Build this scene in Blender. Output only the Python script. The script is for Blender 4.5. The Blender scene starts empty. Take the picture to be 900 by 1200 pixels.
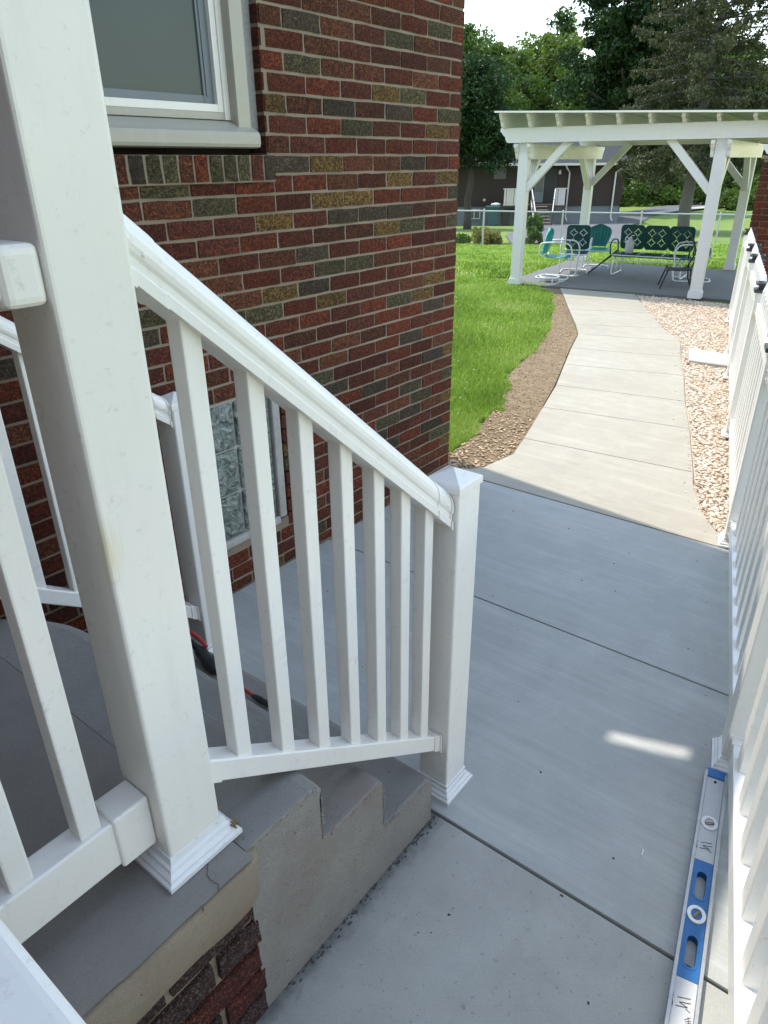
import bpy, bmesh, math, random
import numpy as np
from mathutils import Vector, Matrix, noise
random.seed(7); RNG = np.random.default_rng(7)
SC = bpy.context.scene; COL = SC.collection
rad = math.radians

# ------------------------------------------------------------------ camera, sky, sun, exposure
def set_camera():
    f, pitch, roll, yaw = 822.59, rad(26.4548), rad(-0.4684), rad(38.2803)
    fw = Vector((math.cos(pitch)*math.cos(yaw), math.cos(pitch)*math.sin(yaw), -math.sin(pitch)))
    r = fw.cross(Vector((0, 0, 1))).normalized(); u = r.cross(fw)
    r2 = math.cos(roll)*r + math.sin(roll)*u; u2 = -math.sin(roll)*r + math.cos(roll)*u
    cd = bpy.data.cameras.new('camera'); c = bpy.data.objects.new('camera', cd); COL.objects.link(c)
    cd.sensor_fit = 'VERTICAL'; cd.sensor_height = 36; cd.sensor_width = 27; cd.lens = f/1200*36
    cd.clip_start = 0.02; cd.clip_end = 2000
    m = Matrix((r2, u2, -fw)).transposed().to_4x4(); m.translation = Vector((0, 0, 1.735))
    c.matrix_world = m; SC.camera = c
    return fw, r2, u2, f
FW, RT, UPV, FPX = set_camera()
SUN_EL, SUN_AZ = rad(67), rad(4.5)          # azimuth measured from +Y towards +X
w = bpy.data.worlds.new("World"); SC.world = w; w.use_nodes = True
nt = w.node_tree; bg = nt.nodes['Background']
sky = nt.nodes.new('ShaderNodeTexSky'); sky.sky_type = 'NISHITA'; sky.sun_disc = False
sky.sun_elevation = SUN_EL; sky.sun_rotation = SUN_AZ; sky.air_density = 1.6; sky.dust_density = 0.0; sky.ozone_density = 3.0
hs = nt.nodes.new('ShaderNodeHueSaturation'); hs.inputs['Saturation'].default_value = 0.70; nt.links.new(sky.outputs[0], hs.inputs['Color']); nt.links.new(hs.outputs[0], bg.inputs[0]); bg.inputs[1].default_value = 0.15
sd = bpy.data.lights.new('sun', 'SUN'); so = bpy.data.objects.new('sun', sd); COL.objects.link(so)
sd.energy = 2.0; sd.angle = rad(0.55); sd.color = (1.0, 0.945, 0.86)
tosun = Vector((math.sin(SUN_AZ)*math.cos(SUN_EL), math.cos(SUN_AZ)*math.cos(SUN_EL), math.sin(SUN_EL)))
so.rotation_euler = tosun.to_track_quat('Z', 'Y').to_euler()
SC.view_settings.view_transform = 'Standard'; SC.view_settings.look = 'None'
SC.view_settings.exposure = 1.40; SC.view_settings.gamma = 1.0
SC.render.engine = 'CYCLES'

# ------------------------------------------------------------------ materials
class NM:
    def __init__(s, name):
        s.m = bpy.data.materials.new(name); s.m.use_nodes = True; s.t = s.m.node_tree
        s.b = s.t.nodes['Principled BSDF']; s.tc = None
    def n(s, typ, **k):
        x = s.t.nodes.new('ShaderNode'+typ)
        for a, v in k.items(): setattr(x, a, v)
        return x
    def l(s, a, b): s.t.links.new(a, b)
    def coord(s, scale=(1, 1, 1), kind='Object', rot=(0, 0, 0), src=None):
        tc = s.n('TexCoord'); mp = s.n('Mapping'); s.l(tc.outputs[kind], mp.inputs[0])
        mp.inputs['Scale'].default_value = scale; mp.inputs['Rotation'].default_value = rot
        return mp.outputs[0]
    def geo(s, scale=(1, 1, 1), rot=(0, 0, 0)):
        g = s.n('NewGeometry'); mp = s.n('Mapping'); s.l(g.outputs['Position'], mp.inputs[0])
        mp.inputs['Scale'].default_value = scale; mp.inputs['Rotation'].default_value = rot
        return mp.outputs[0]
    def noise(s, vec, scale, detail=6, rough=0.6, out=0):
        x = s.n('TexNoise'); x.inputs['Scale'].default_value = scale; x.inputs['Detail'].default_value = detail
        x.inputs['Roughness'].default_value = rough; s.l(vec, x.inputs['Vector']); return x.outputs[out]
    def ramp(s, fac, stops):
        x = s.n('ValToRGB'); e = x.color_ramp.elements
        while len(e) < len(stops): e.new(0.5)
        for k, (p, c) in zip(e, stops):
            k.position = p; k.color = (c[0], c[1], c[2], 1) if not isinstance(c, (int, float)) else (c, c, c, 1)
        s.l(fac, x.inputs[0]); return x.outputs[0]
    def mix(s, fac, a, b, mode='MIX'):
        x = s.n('Mix', data_type='RGBA', blend_type=mode)
        for sock, v in ((x.inputs[0], fac), (x.inputs[6], a), (x.inputs[7], b)):
            if hasattr(v, 'links'): s.l(v, sock)
            elif isinstance(v, (int, float)): sock.default_value = v
            else: sock.default_value = (*v[:3], 1)
        return x.outputs[2]
    def math(s, op, a, b=None, clamp=False):
        x = s.n('Math', operation=op, use_clamp=clamp)
        for i, v in enumerate((a, b)):
            if v is None: continue
            if hasattr(v, 'links'): s.l(v, x.inputs[i])
            else: x.inputs[i].default_value = v
        return x.outputs[0]
    def color(s, c):
        if hasattr(c, 'links'): s.l(c, s.b.inputs['Base Color'])
        else: s.b.inputs['Base Color'].default_value = (*c, 1)
    def rough(s, v):
        if hasattr(v, 'links'): s.l(v, s.b.inputs['Roughness'])
        else: s.b.inputs['Roughness'].default_value = v
    def bump(s, h, strength=0.3, dist=0.01):
        x = s.n('Bump'); x.inputs['Strength'].default_value = strength; x.inputs['Distance'].default_value = dist
        s.l(h, x.inputs['Height']); s.l(x.outputs[0], s.b.inputs['Normal'])

def simple(name, c, rough=0.5, var=0.15, scale=20, metal=0, bump=0.0, spec=None):
    M = NM(name); v = M.geo()
    n1 = M.noise(v, scale, 5)
    M.color(M.mix(n1, tuple(x*(1-var) for x in c), tuple(min(1, x*(1+var)) for x in c)))
    M.rough(rough); M.b.inputs['Metallic'].default_value = metal
    if spec is not None: M.b.inputs['Specular IOR Level'].default_value = spec
    if bump: M.bump(M.noise(v, scale*3, 6), bump, 0.004)
    return M.m

def vinyl(name, c=(0.86, 0.835, 0.775), dirt=0.35, stain=None):
    M = NM(name); v = M.geo()
    base = M.mix(M.noise(v, 2.5, 3), tuple(x*0.95 for x in c), c)
    sp = M.ramp(M.noise(v, 46, 9, 0.78), [(0.57, 0), (0.66, dirt)])          # small scuffs and dust
    base = M.mix(sp, base, (0.48, 0.47, 0.44))
    sm = M.ramp(M.noise(M.geo((9, 9, 1.6)), 3, 7, 0.7), [(0.52, 0), (0.85, dirt*0.8)])
    base = M.mix(sm, base, (0.60, 0.585, 0.53))
    if stain:                                                                # one yellow smear
        g = M.n('NewGeometry'); vm = M.n('VectorMath', operation='DISTANCE'); mp = M.n('Mapping')
        M.l(g.outputs['Position'], mp.inputs[0]); mp.inputs['Scale'].default_value = (1, 1, 0.42)
        mix = M.n('VectorMath', operation='ADD'); M.l(mp.outputs[0], mix.inputs[0])
        nz = M.n('TexNoise'); nz.inputs['Scale'].default_value = 26; nz.inputs['Detail'].default_value = 6
        sc = M.n('VectorMath', operation='SCALE'); M.l(nz.outputs['Color'], sc.inputs[0]); sc.inputs['Scale'].default_value = 0.05
        M.l(sc.outputs[0], mix.inputs[1]); M.l(mix.outputs[0], vm.inputs[0])
        vm.inputs[1].default_value = (stain[0]+.025, stain[1]+.025, stain[2]*.42+.025)
        base = M.mix(M.ramp(vm.outputs['Value'], [(0.006, 0.6), (0.026, 0.0)]), base, (0.70, 0.61, 0.36))
    M.color(base); M.rough(M.ramp(M.noise(v, 12, 4), [(0.3, 0.26), (0.7, 0.42)]))
    M.bump(M.noise(M.geo((1, 1, 0.15)), 160, 4), 0.05, 0.001)
    return M.m

def concrete(name, c1, c2, broom=0.0, stains=0.4, pits=0.4, gloss=0.75, dark=(0.13, 0.13, 0.12), foot=False, bd=0.0022):
    M = NM(name); v = M.geo()
    big = M.ramp(M.noise(v, 1.3, 6, 0.62), [(0.3, 0), (0.7, 1)])
    base = M.mix(big, c1, c2)
    base = M.mix(M.ramp(M.noise(v, 7, 8, 0.7), [(0.35, 0), (0.75, 0.55)]), base, tuple(x*0.78 for x in c1))
    lite = M.ramp(M.noise(v, 3.1, 9, 0.75), [(0.55, 0), (0.72, 0.35)])
    base = M.mix(lite, base, tuple(min(1, x*1.28) for x in c2))
    fine = M.noise(v, 260, 3, 0.8)
    base = M.mix(M.ramp(fine, [(0.3, 0.35), (0.55, 0)]), base, tuple(x*0.6 for x in c1))
    st = M.ramp(M.noise(v, 15, 10, 0.8), [(0.60, 0), (0.70, stains)])
    base = M.mix(st, base, dark)
    if broom:                                            # brush marks show as faint streaks of tone
        stx = M.ramp(M.noise(M.geo((75, 2.0, 2.0), (0, 0, 0.05)), 1.0, 5, 0.7), [(0.35, 0.22), (0.6, 0)])
        base = M.mix(stx, base, tuple(x*0.62 for x in c1))
        base = M.mix(M.ramp(M.noise(M.geo((14, 1.2, 1.2), (0, 0, -0.03)), 1.0, 5, 0.7), [(0.5, 0), (0.75, 0.4)]), base, tuple(min(1, x*1.2) for x in c2))
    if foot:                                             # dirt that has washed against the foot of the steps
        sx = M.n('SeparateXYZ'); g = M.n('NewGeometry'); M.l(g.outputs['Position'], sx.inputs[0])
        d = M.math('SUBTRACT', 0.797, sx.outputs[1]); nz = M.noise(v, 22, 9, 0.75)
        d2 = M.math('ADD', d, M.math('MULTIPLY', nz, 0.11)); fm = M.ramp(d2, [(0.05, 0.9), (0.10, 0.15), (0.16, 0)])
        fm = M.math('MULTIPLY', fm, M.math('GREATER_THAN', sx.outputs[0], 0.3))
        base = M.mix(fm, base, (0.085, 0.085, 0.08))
        spx = M.ramp(M.noise(v, 60, 4, 0.6), [(0.64, 0), (0.69, 0.45)]); base = M.mix(spx, base, (0.12, 0.12, 0.115))
    if pits > 0.6:
        pc = M.ramp(M.noise(v, 150 if foot else 80, 3, 0.5), [(0.27, 1), (0.31, 0)]); base = M.mix(M.math('MULTIPLY', pc, 0.75), base, (0.05, 0.048, 0.045))
        if not foot: base = M.mix(M.ramp(M.noise(v, 4.5, 6, 0.7), [(0.5, 0), (0.66, 0.45)]), base, (0.30, 0.22, 0.18))
    M.color(base); M.rough(gloss)
    h = M.noise(v, 420, 3, 0.7)
    if broom:
        wv = M.noise(M.geo((260, 3.0, 3.0), (0, 0, 0.05)), 1.0, 3, 0.6)
        h = M.mix(broom, h, wv)
    pit = M.ramp(M.noise(v, 95, 4, 0.6), [(0.28, 0.0), (0.38, 1.0)])
    h2 = M.mix(pits, h, pit, 'MULTIPLY')
    if bd > 0.003: h2 = M.math('ADD', h2, M.math('MULTIPLY', M.noise(v, 55, 8, 0.75), 1.6))
    M.bump(h2, 0.55 if bd < .003 else 0.9, bd)
    return M.m

def brickmat(name, c1, c2, fleck=(0.02, 0.014, 0.012), amt=0.75, vs=125, cr=0.7, bd=0.006):
    M = NM(name); v = M.geo(); oi = M.n('ObjectInfo')
    vv = M.n('VectorMath', operation='ADD'); M.l(v, vv.inputs[0]); M.l(oi.outputs['Random'], vv.inputs[1])
    wrp = M.noise(vv.outputs[0], 34, 4, 0.6, out=1)
    mx = M.n('VectorMath', operation='MULTIPLY_ADD'); M.l(wrp, mx.inputs[0]); mx.inputs[1].default_value = (0.05, 0.05, 0.05); M.l(vv.outputs[0], mx.inputs[2])
    vo = M.n('TexVoronoi'); vo.feature = 'DISTANCE_TO_EDGE'; vo.inputs['Scale'].default_value = vs; M.l(mx.outputs[0], vo.inputs['Vector'])
    crack = M.ramp(vo.outputs['Distance'], [(0.02, 1), (0.22, 0)])
    n1 = M.noise(vv.outputs[0], 75, 4, 0.6)
    base = M.mix(M.ramp(n1, [(0.42, 0), (0.58, 1)]), c1, c2)
    base = M.mix(M.ramp(M.noise(vv.outputs[0], 115, 3, 0.6), [(0.47, 0), (0.55, amt)]), base, fleck)
    hsv = M.n('HueSaturation'); M.l(base, hsv.inputs['Color'])
    M.l(M.math('MULTIPLY_ADD', oi.outputs['Random'], 0.7), hsv.inputs['Value'])
    hsv.inputs['Value'].links[0].from_node.inputs[2].default_value = 0.7
    M.color(M.mix(M.math('MULTIPLY', crack, cr), hsv.outputs[0], tuple(x*0.35 for x in c1)))
    M.rough(0.85); M.b.inputs['Specular IOR Level'].default_value = 0.3
    hh = M.math('SUBTRACT', M.noise(vv.outputs[0], 120, 6, 0.8), crack)
    M.bump(hh, 1.0, bd)
    return M.m

def foliage(name, c1, c2, trans=0.35, scale=0.5):
    M = NM(name); v = M.geo(); g = M.n('ObjectInfo')
    n1 = M.noise(v, scale, 3); n2 = M.noise(v, scale*9, 3)
    base = M.mix(M.ramp(n2, [(0.3, 0), (0.7, 1)]), c1, c2)
    base = M.mix(M.ramp(n1, [(0.4, 0), (0.65, 0.6)]), base, tuple(x*0.6 for x in c1))
    M.color(base); M.rough(0.55); M.b.inputs['Specular IOR Level'].default_value = 0.3
    tr = M.n('BsdfTranslucent'); M.l(M.mix(1.0, base, (1.1, 1.25, 0.6), 'MULTIPLY'), tr.inputs[0])
    ms = M.n('MixShader'); ms.inputs[0].default_value = trans
    out = M.t.nodes['Material Output']; M.l(M.b.outputs[0], ms.inputs[1]); M.l(tr.outputs[0], ms.inputs[2]); M.l(ms.outputs[0], out.inputs[0])
    return M.m

def toned(name, stops, rough=0.7, bump=0.3, trans=0.0):
    M = NM(name); a = M.n('Attribute'); a.attribute_name = 'tone'
    c = M.ramp(a.outputs['Fac'], stops); v = M.geo()
    c = M.mix(M.ramp(M.noise(v, 90, 5), [(0.4, 0), (0.8, 0.4)]), c, (0.2, 0.15, 0.1))
    if trans: c = M.ramp(a.outputs['Fac'], stops)
    M.color(c); M.rough(rough)
    if trans:
        tr = M.n('BsdfTranslucent'); M.l(c, tr.inputs[0]); ms = M.n('MixShader'); ms.inputs[0].default_value = trans
        out = M.t.nodes['Material Output']; M.l(M.b.outputs[0], ms.inputs[1]); M.l(tr.outputs[0], ms.inputs[2]); M.l(ms.outputs[0], out.inputs[0])
    return M.m

V = vinyl('white_vinyl'); V_old = vinyl('porch_post_vinyl', (0.84, 0.81, 0.74), 0.5, stain=(0.439, 0.848, 1.235))
V_rail = vinyl('porch_rail_vinyl', (0.82, 0.79, 0.73), 0.45)
V_trim = vinyl('trim_vinyl', (0.78, 0.78, 0.77), 0.8)
PAINT = vinyl('pergola_white_paint', (0.74, 0.74, 0.72), 0.5)
CREAM = vinyl('cream_aluminium', (0.42, 0.40, 0.33), 0.35)
PAD = concrete('pad_concrete', (0.38, 0.385, 0.36), (0.455, 0.46, 0.43), broom=0.5, stains=0.16, pits=0.35)
PAD_OLD = concrete('older_pad_concrete', (0.36, 0.355, 0.325), (0.44, 0.435, 0.395), stains=0.4, pits=0.8, foot=True)
WALK = concrete('walk_concrete', (0.36, 0.325, 0.258), (0.425, 0.39, 0.315), broom=0.45, stains=0.08, pits=0.2, dark=(0.3, 0.26, 0.2))
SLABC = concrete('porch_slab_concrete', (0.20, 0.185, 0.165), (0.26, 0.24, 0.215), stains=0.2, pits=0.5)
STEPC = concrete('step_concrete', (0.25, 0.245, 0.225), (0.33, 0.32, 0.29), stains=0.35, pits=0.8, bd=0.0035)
STRING = concrete('step_side_concrete', (0.32, 0.295, 0.26), (0.46, 0.435, 0.385), stains=0.6, pits=1.0, bd=0.006)
PARGE = concrete('tan_parging', (0.33, 0.265, 0.185), (0.41, 0.335, 0.235), stains=0.3, pits=0.65, bd=0.005)
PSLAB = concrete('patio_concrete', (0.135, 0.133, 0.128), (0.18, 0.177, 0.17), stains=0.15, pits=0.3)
MORTAR = concrete('mortar', (0.23, 0.18, 0.125), (0.31, 0.245, 0.175), stains=0.3, pits=1.0)
B_RED = [brickmat('brick_red', (0.37, 0.078, 0.026), (0.22, 0.046, 0.018)), brickmat('brick_dark_red', (0.25, 0.055, 0.022), (0.15, 0.036, 0.016)),
         brickmat('brick_brown', (0.34, 0.105, 0.04), (0.2, 0.065, 0.028)), brickmat('brick_maroon', (0.29, 0.072, 0.036), (0.17, 0.046, 0.026))]
B_TAN = brickmat('brick_tan', (0.46, 0.27, 0.065), (0.20, 0.095, 0.03), amt=0.85)
B_OLIVE = brickmat('brick_olive', (0.25, 0.20, 0.085), (0.11, 0.09, 0.048), (0.018, 0.02, 0.014), 0.8)
B_GRAY = brickmat('brick_gray', (0.165, 0.112, 0.065), (0.09, 0.062, 0.038), (0.018, 0.017, 0.014), 0.6)
B_ORANGE = brickmat('brick_orange', (0.28, 0.085, 0.03), (0.13, 0.04, 0.022), amt=0.85)
P_BR = [brickmat('porch_brick_dark', (0.17, 0.075, 0.06), (0.09, 0.05, 0.042), (0.30, 0.27, 0.24), .35, 105, .95, .012), brickmat('porch_brick_red', (0.30, 0.075, 0.045), (0.17, 0.05, 0.035), (0.03, 0.02, 0.02), .8, 105, .95, .012)]
BR = dict(T=B_TAN, O=B_OLIVE, G=B_GRAY, R=B_ORANGE)
DARK = simple('dark_plastic', (0.02, 0.022, 0.024), 0.4, 0.3)

# ------------------------------------------------------------------ mesh helpers
def obj(name, bm, mat, parent=None, smooth=False, kind=None):
    me = bpy.data.meshes.new(name); bm.normal_update(); bm.to_mesh(me); bm.free()
    for m in (mat if isinstance(mat, (list, tuple)) else [mat]): me.materials.append(m)
    if smooth:
        for p in me.polygons: p.use_smooth = True
    o = bpy.data.objects.new(name, me); COL.objects.link(o)
    if parent: o.parent = parent; 
    if parent and parent.type == 'EMPTY' or parent: o.matrix_parent_inverse = world(parent).inverted()
    if kind: o['kind'] = kind
    return o
def world(o):
    m = o.matrix_basis.copy()
    if o.parent: return world(o.parent) @ o.matrix_parent_inverse @ m
    return m
def thing(name, label, cat, loc=(0, 0, 0), group=None, kind=None):
    o = bpy.data.objects.new(name, None); COL.objects.link(o); o.location = loc; o.empty_display_size = 0.1
    if label: o['label'] = label
    if cat: o['category'] = cat
    if group: o['group'] = group
    if kind: o['kind'] = kind
    return o
def tag(o, label=None, cat=None, group=None, kind=None):
    if label: o['label'] = label
    if cat: o['category'] = cat
    if group: o['group'] = group
    if kind: o['kind'] = kind
    return o
def box(bm, x0, x1, y0, y1, z0, z1, bev=0.0, seg=2):
    vs = [bm.verts.new((x, y, z)) for x in (x0, x1) for y in (y0, y1) for z in (z0, z1)]
    q = [(0, 1, 3, 2), (4, 6, 7, 5), (0, 4, 5, 1), (2, 3, 7, 6), (0, 2, 6, 4), (1, 5, 7, 3)]
    fs = [bm.faces.new([vs[i] for i in f]) for f in q]
    if bev:
        es = list({e for f in fs for e in f.edges})
        bmesh.ops.bevel(bm, geom=es, offset=bev, segments=seg, affect='EDGES', profile=0.6)
    return vs
def boxm(*a, **k):
    bm = bmesh.new(); box(bm, *a, **k); return bm
def beam(bm, p0, p1, w, h, up=(0, 0, 1), bev=0.0):
    """box from p0 to p1 (centre line), w across, h along up"""
    p0 = Vector(p0); p1 = Vector(p1); d = p1-p0; L = d.length; d.normalize()
    s = d.cross(Vector(up)); 
    if s.length < 1e-5: s = d.cross(Vector((1, 0, 0)))
    s.normalize(); u = s.cross(d)
    b2 = bmesh.new(); box(b2, 0, L, -w/2, w/2, -h/2, h/2, bev)
    m = Matrix((d, -s, u)).transposed().to_4x4(); m.translation = p0
    for v in b2.verts: v.co = m @ v.co
    me = bpy.data.meshes.new('t'); b2.to_mesh(me); b2.free(); bm.from_mesh(me); bpy.data.meshes.remove(me)
def extr(bm, prof, P0, P1, n=1, jit=0.0):
    """profile (side, up) swept from P0 to P1 with vertical end cuts; up offsets are perpendicular to the slope"""
    P0 = Vector(P0); P1 = Vector(P1); d = P1-P0; hl = math.hypot(d.x, d.y); side = Vector((-d.y/hl, d.x/hl, 0)); k = d.length/hl
    rings = []
    for i in range(n+1):
        c = P0.lerp(P1, i/n)
        rings.append([bm.verts.new(c+side*(u+(random.uniform(-jit, jit) if jit else 0))+Vector((0, 0, (v*k+(random.uniform(-jit, jit) if jit else 0))))) for u, v in prof])
    N = len(prof)
    for a, b in zip(rings, rings[1:]):
        for i in range(N): bm.faces.new((a[i], a[(i+1) % N], b[(i+1) % N], b[i]))
    bm.faces.new(rings[0][::-1]); bm.faces.new(rings[-1])
    bmesh.ops.recalc_face_normals(bm, faces=bm.faces)
def tube(bm, pts, r, seg=8, closed=False):
    pts = [Vector(p) for p in pts]; rs = r if isinstance(r, (list, tuple)) else [r]*len(pts); rings = []; last = None
    for i, p in enumerate(pts):
        d = (pts[min(i+1, len(pts)-1)]-pts[max(i-1, 0)]).normalized()
        s = d.cross(Vector((0, 0, 1)))
        if s.length < 0.05: s = d.cross(Vector((0, 1, 0)))
        s.normalize()
        if last and s.dot(last) < 0: s = -s
        last = s; u = s.cross(d)
        rings.append([bm.verts.new(p+(s*math.cos(a)+u*math.sin(a))*rs[i]) for a in [2*math.pi*k/seg for k in range(seg)]])
    for a, b in zip(rings, rings[1:]):
        for i in range(seg): bm.faces.new((a[i], a[(i+1) % seg], b[(i+1) % seg], b[i]))
    bm.faces.new(rings[0][::-1]); bm.faces.new(rings[-1])
def smoothpath(pts, n=6):
    P = [Vector(p) for p in pts]; out = []
    for i in range(len(P)-1):
        a = P[max(i-1, 0)]; b = P[i]; c = P[i+1]; d = P[min(i+2, len(P)-1)]
        for k in range(n):
            t = k/n; out.append(0.5*((2*b)+(c-a)*t+(2*a-5*b+4*c-d)*t*t+(3*b-a-3*c+d)*t**3))
    out.append(P[-1]); return out
def lathe(bm, prof, cx=0, cy=0, seg=16):
    rings = [[bm.verts.new((cx+r*math.cos(2*math.pi*k/seg), cy+r*math.sin(2*math.pi*k/seg), z)) for k in range(seg)] for r, z in prof]
    for a, b in zip(rings, rings[1:]):
        for i in range(seg): bm.faces.new((a[i], a[(i+1) % seg], b[(i+1) % seg], b[i]))
    bm.faces.new(rings[0][::-1]); bm.faces.new(rings[-1])
def plate(bm, outer, holes, t):
    """flat plate in XY with holes, thickness t (z 0..t)"""
    b2 = bmesh.new()
    for loop in [outer]+holes:
        vs = [b2.verts.new((x, y, 0)) for x, y in loop]
        for i in range(len(vs)): b2.edges.new((vs[i], vs[(i+1) % len(vs)]))
    bmesh.ops.triangle_fill(b2, use_beauty=True, use_dissolve=False, edges=b2.edges[:])
    r = bmesh.ops.extrude_face_region(b2, geom=b2.faces[:])
    bmesh.ops.translate(b2, vec=(0, 0, t), verts=[e for e in r['geom'] if isinstance(e, bmesh.types.BMVert)])
    bmesh.ops.recalc_face_normals(b2, faces=b2.faces)
    me = bpy.data.meshes.new('t'); b2.to_mesh(me); b2.free(); bm.from_mesh(me); bpy.data.meshes.remove(me)
def xf(bm, m, start=0):
    bm.verts.ensure_lookup_table()
    for v in bm.verts[start:]: v.co = m @ v.co
def ngmesh(name, verts, faces, mat, parent=None, tone=None, smooth=False, kind=None):
    verts = np.asarray(verts, np.float32); faces = np.asarray(faces, np.int32); k = faces.shape[1]
    me = bpy.data.meshes.new(name); me.vertices.add(len(verts)); me.vertices.foreach_set('co', verts.ravel())
    me.loops.add(faces.size); me.loops.foreach_set('vertex_index', faces.ravel())
    me.polygons.add(len(faces)); me.polygons.foreach_set('loop_start', np.arange(0, faces.size, k, dtype=np.int32))
    me.update(calc_edges=True); me.validate()
    if smooth: me.polygons.foreach_set('use_smooth', np.ones(len(faces), bool))
    if tone is not None:
        a = me.attributes.new('tone', 'FLOAT', 'POINT'); a.data.foreach_set('value', np.asarray(tone, np.float32))
    me.materials.append(mat); o = bpy.data.objects.new(name, me); COL.objects.link(o)
    if parent: o.parent = parent; o.matrix_parent_inverse = world(parent).inverted()
    if kind: o['kind'] = kind
    return o

# ------------------------------------------------------------------ ground
FH = Vector((0.785, 0.6195)); LH = Vector((-0.6195, 0.785))      # view direction on the ground, and its left
def uD(u, D): return (FH.x*D-LH.x*u, FH.y*D-LH.y*u)              # u metres to the right, D metres ahead
def tz(x, y):
    D = FH.x*x+FH.y*y
    if D < 14: return 0.0
    if D < 26: return -0.87*(D-14)/12
    if D < 49: return -0.87-0.0448*(D-26)
    if D < 90: return -1.9
    return -1.9+(D-90)*0.02
def fy(x): return 0.22+(x-2)*0.2554                              # outer side of the picket fence line
def strip(name, left, right, mat, dz, nl=30, nc=5, **k):
    def res(pl, t):
        L = [0]; 
        for a, b in zip(pl, pl[1:]): L.append(L[-1]+math.dist(a, b))
        s = t*L[-1]
        for i in range(len(pl)-1):
            if s <= L[i+1] or i == len(pl)-2:
                f = (s-L[i])/(L[i+1]-L[i]); return (pl[i][0]+(pl[i+1][0]-pl[i][0])*f, pl[i][1]+(pl[i+1][1]-pl[i][1])*f)
    bm = bmesh.new(); R = []
    for i in range(nl+1):
        a = res(left, i/nl); b = res(right, i/nl)
        R.append([bm.verts.new((a[0]+(b[0]-a[0])*j/nc, a[1]+(b[1]-a[1])*j/nc, tz(a[0]+(b[0]-a[0])*j/nc, a[1]+(b[1]-a[1])*j/nc)+dz)) for j in range(nc+1)])
    for a, b in zip(R, R[1:]):
        for j in range(nc): bm.faces.new((a[j], a[j+1], b[j+1], b[j]))
    bmesh.ops.recalc_face_normals(bm, faces=bm.faces)
    for f in bm.faces:
        if f.normal.z < 0: f.normal_flip()
    return obj(name, bm, mat, **k)
def lawn_mat():
    M = NM('lawn'); v = M.geo()
    b = M.mix(M.ramp(M.noise(v, 0.35, 5), [(0.35, 0), (0.7, 1)]), (0.165, 0.265, 0.032), (0.25, 0.33, 0.055))
    b = M.mix(M.ramp(M.noise(v, 45, 6, 0.8), [(0.35, 0.75), (0.6, 0)]), b, (0.035, 0.065, 0.012))
    b = M.mix(M.ramp(M.noise(v, 0.09, 4), [(0.55, 0), (0.75, 0.5)]), b, (0.24, 0.22, 0.07))
    M.color(b); M.rough(0.9); M.bump(M.noise(v, 30, 8, 0.8), 0.8, 0.05); return M.m
LAWN = lawn_mat()
bm = bmesh.new()
Ds = [-60, -20, -8, -3, 0, 3, 6, 9, 12, 14, 17, 20, 23, 26, 30, 35, 42, 49, 60, 75, 90, 130, 200, 400, 900]
Us = [-700, -300, -120, -60, -30, -18, -10, -5, -2, 0, 2, 5, 10, 18, 30, 60, 120, 300, 700]
G = [[bm.verts.new((*uD(u, D), tz(*uD(u, D))-0.035)) for u in Us] for D in Ds]
for a, b in zip(G, G[1:]):
    for j in range(len(Us)-1): bm.faces.new((a[j], a[j+1], b[j+1], b[j]))
bmesh.ops.recalc_face_normals(bm, faces=bm.faces)
for f in bm.faces:
    if f.normal.z < 0: f.normal_flip()
obj('ground', bm, LAWN, kind='structure')

def slab_poly(bm, pts, z0, z1, inset=0.004, bev=0.004):
    c = Vector((sum(p[0] for p in pts)/len(pts), sum(p[1] for p in pts)/len(pts)))
    P = []
    for p in pts:
        d = Vector(p)-c; P.append(Vector(p)-d.normalized()*inset*1.4)
    lo = [bm.verts.new((p.x, p.y, z0)) for p in P]; mi = [bm.verts.new((p.x, p.y, z1-bev)) for p in P]
    hi = [bm.verts.new((*(p-(p-c).normalized()*bev), z1)) for p in P]; n = len(P)
    for a, b in ((lo, mi), (mi, hi)):
        for i in range(n): bm.faces.new((a[i], a[(i+1) % n], b[(i+1) % n], b[i]))
    bm.faces.new(hi); bmesh.ops.recalc_face_normals(bm, faces=bm.faces)
# concrete pad beside the steps and garden walk: each poured panel is its own slab
walk = thing('walkway', 'pale concrete walk of poured panels curving to the pergola', None, (3, 1, 0), kind='structure')
YL, YR = 2.199, -1.6
def pad(x0, x1, mat, yl=YL):
    bm = bmesh.new(); slab_poly(bm, [(x0, YR), (x1, YR), (x1, yl), (x0, yl)], -0.12, 0, 0.003, 0.005); obj('slab', bm, mat, walk)
pad(2.32, 3.44, PAD); pad(1.25, 2.315, PAD); pad(0.02, 1.243, PAD_OLD); pad(-1.6, 0.013, PAD_OLD)
Lj = [(3.447, 2.19), (4.244, 2.10), (4.959, 2.313), (5.582, 2.50), (6.274, 2.747), (6.925, 2.976), (7.593, 3.195), (8.056, 3.433), (8.901, 3.911), (9.72, 4.36), (10.40, 4.746)]
Rj = [(3.447, 0.541), (4.339, 0.969), (5.14, 1.233), (5.778, 1.461), (6.547, 1.707), (7.213, 1.941), (7.90, 2.16), (8.451, 2.528), (9.263, 2.967), (9.93, 3.33), (10.53, 3.627)]
extraL = {0: [(3.62, 2.06), (3.942, 2.02)]}; extraR = {0: [(4.163, 0.916), (3.778, 0.752), (3.598, 0.625)]}
for i in range(len(Lj)-1):
    pts = [Lj[i]]+extraL.get(i, [])+[Lj[i+1], Rj[i+1]]+extraR.get(i, [])+[Rj[i]]
    bm = bmesh.new(); slab_poly(bm, pts, -0.12, 0.0, 0.0035, 0.005); obj('slab', bm, WALK, walk)
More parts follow.
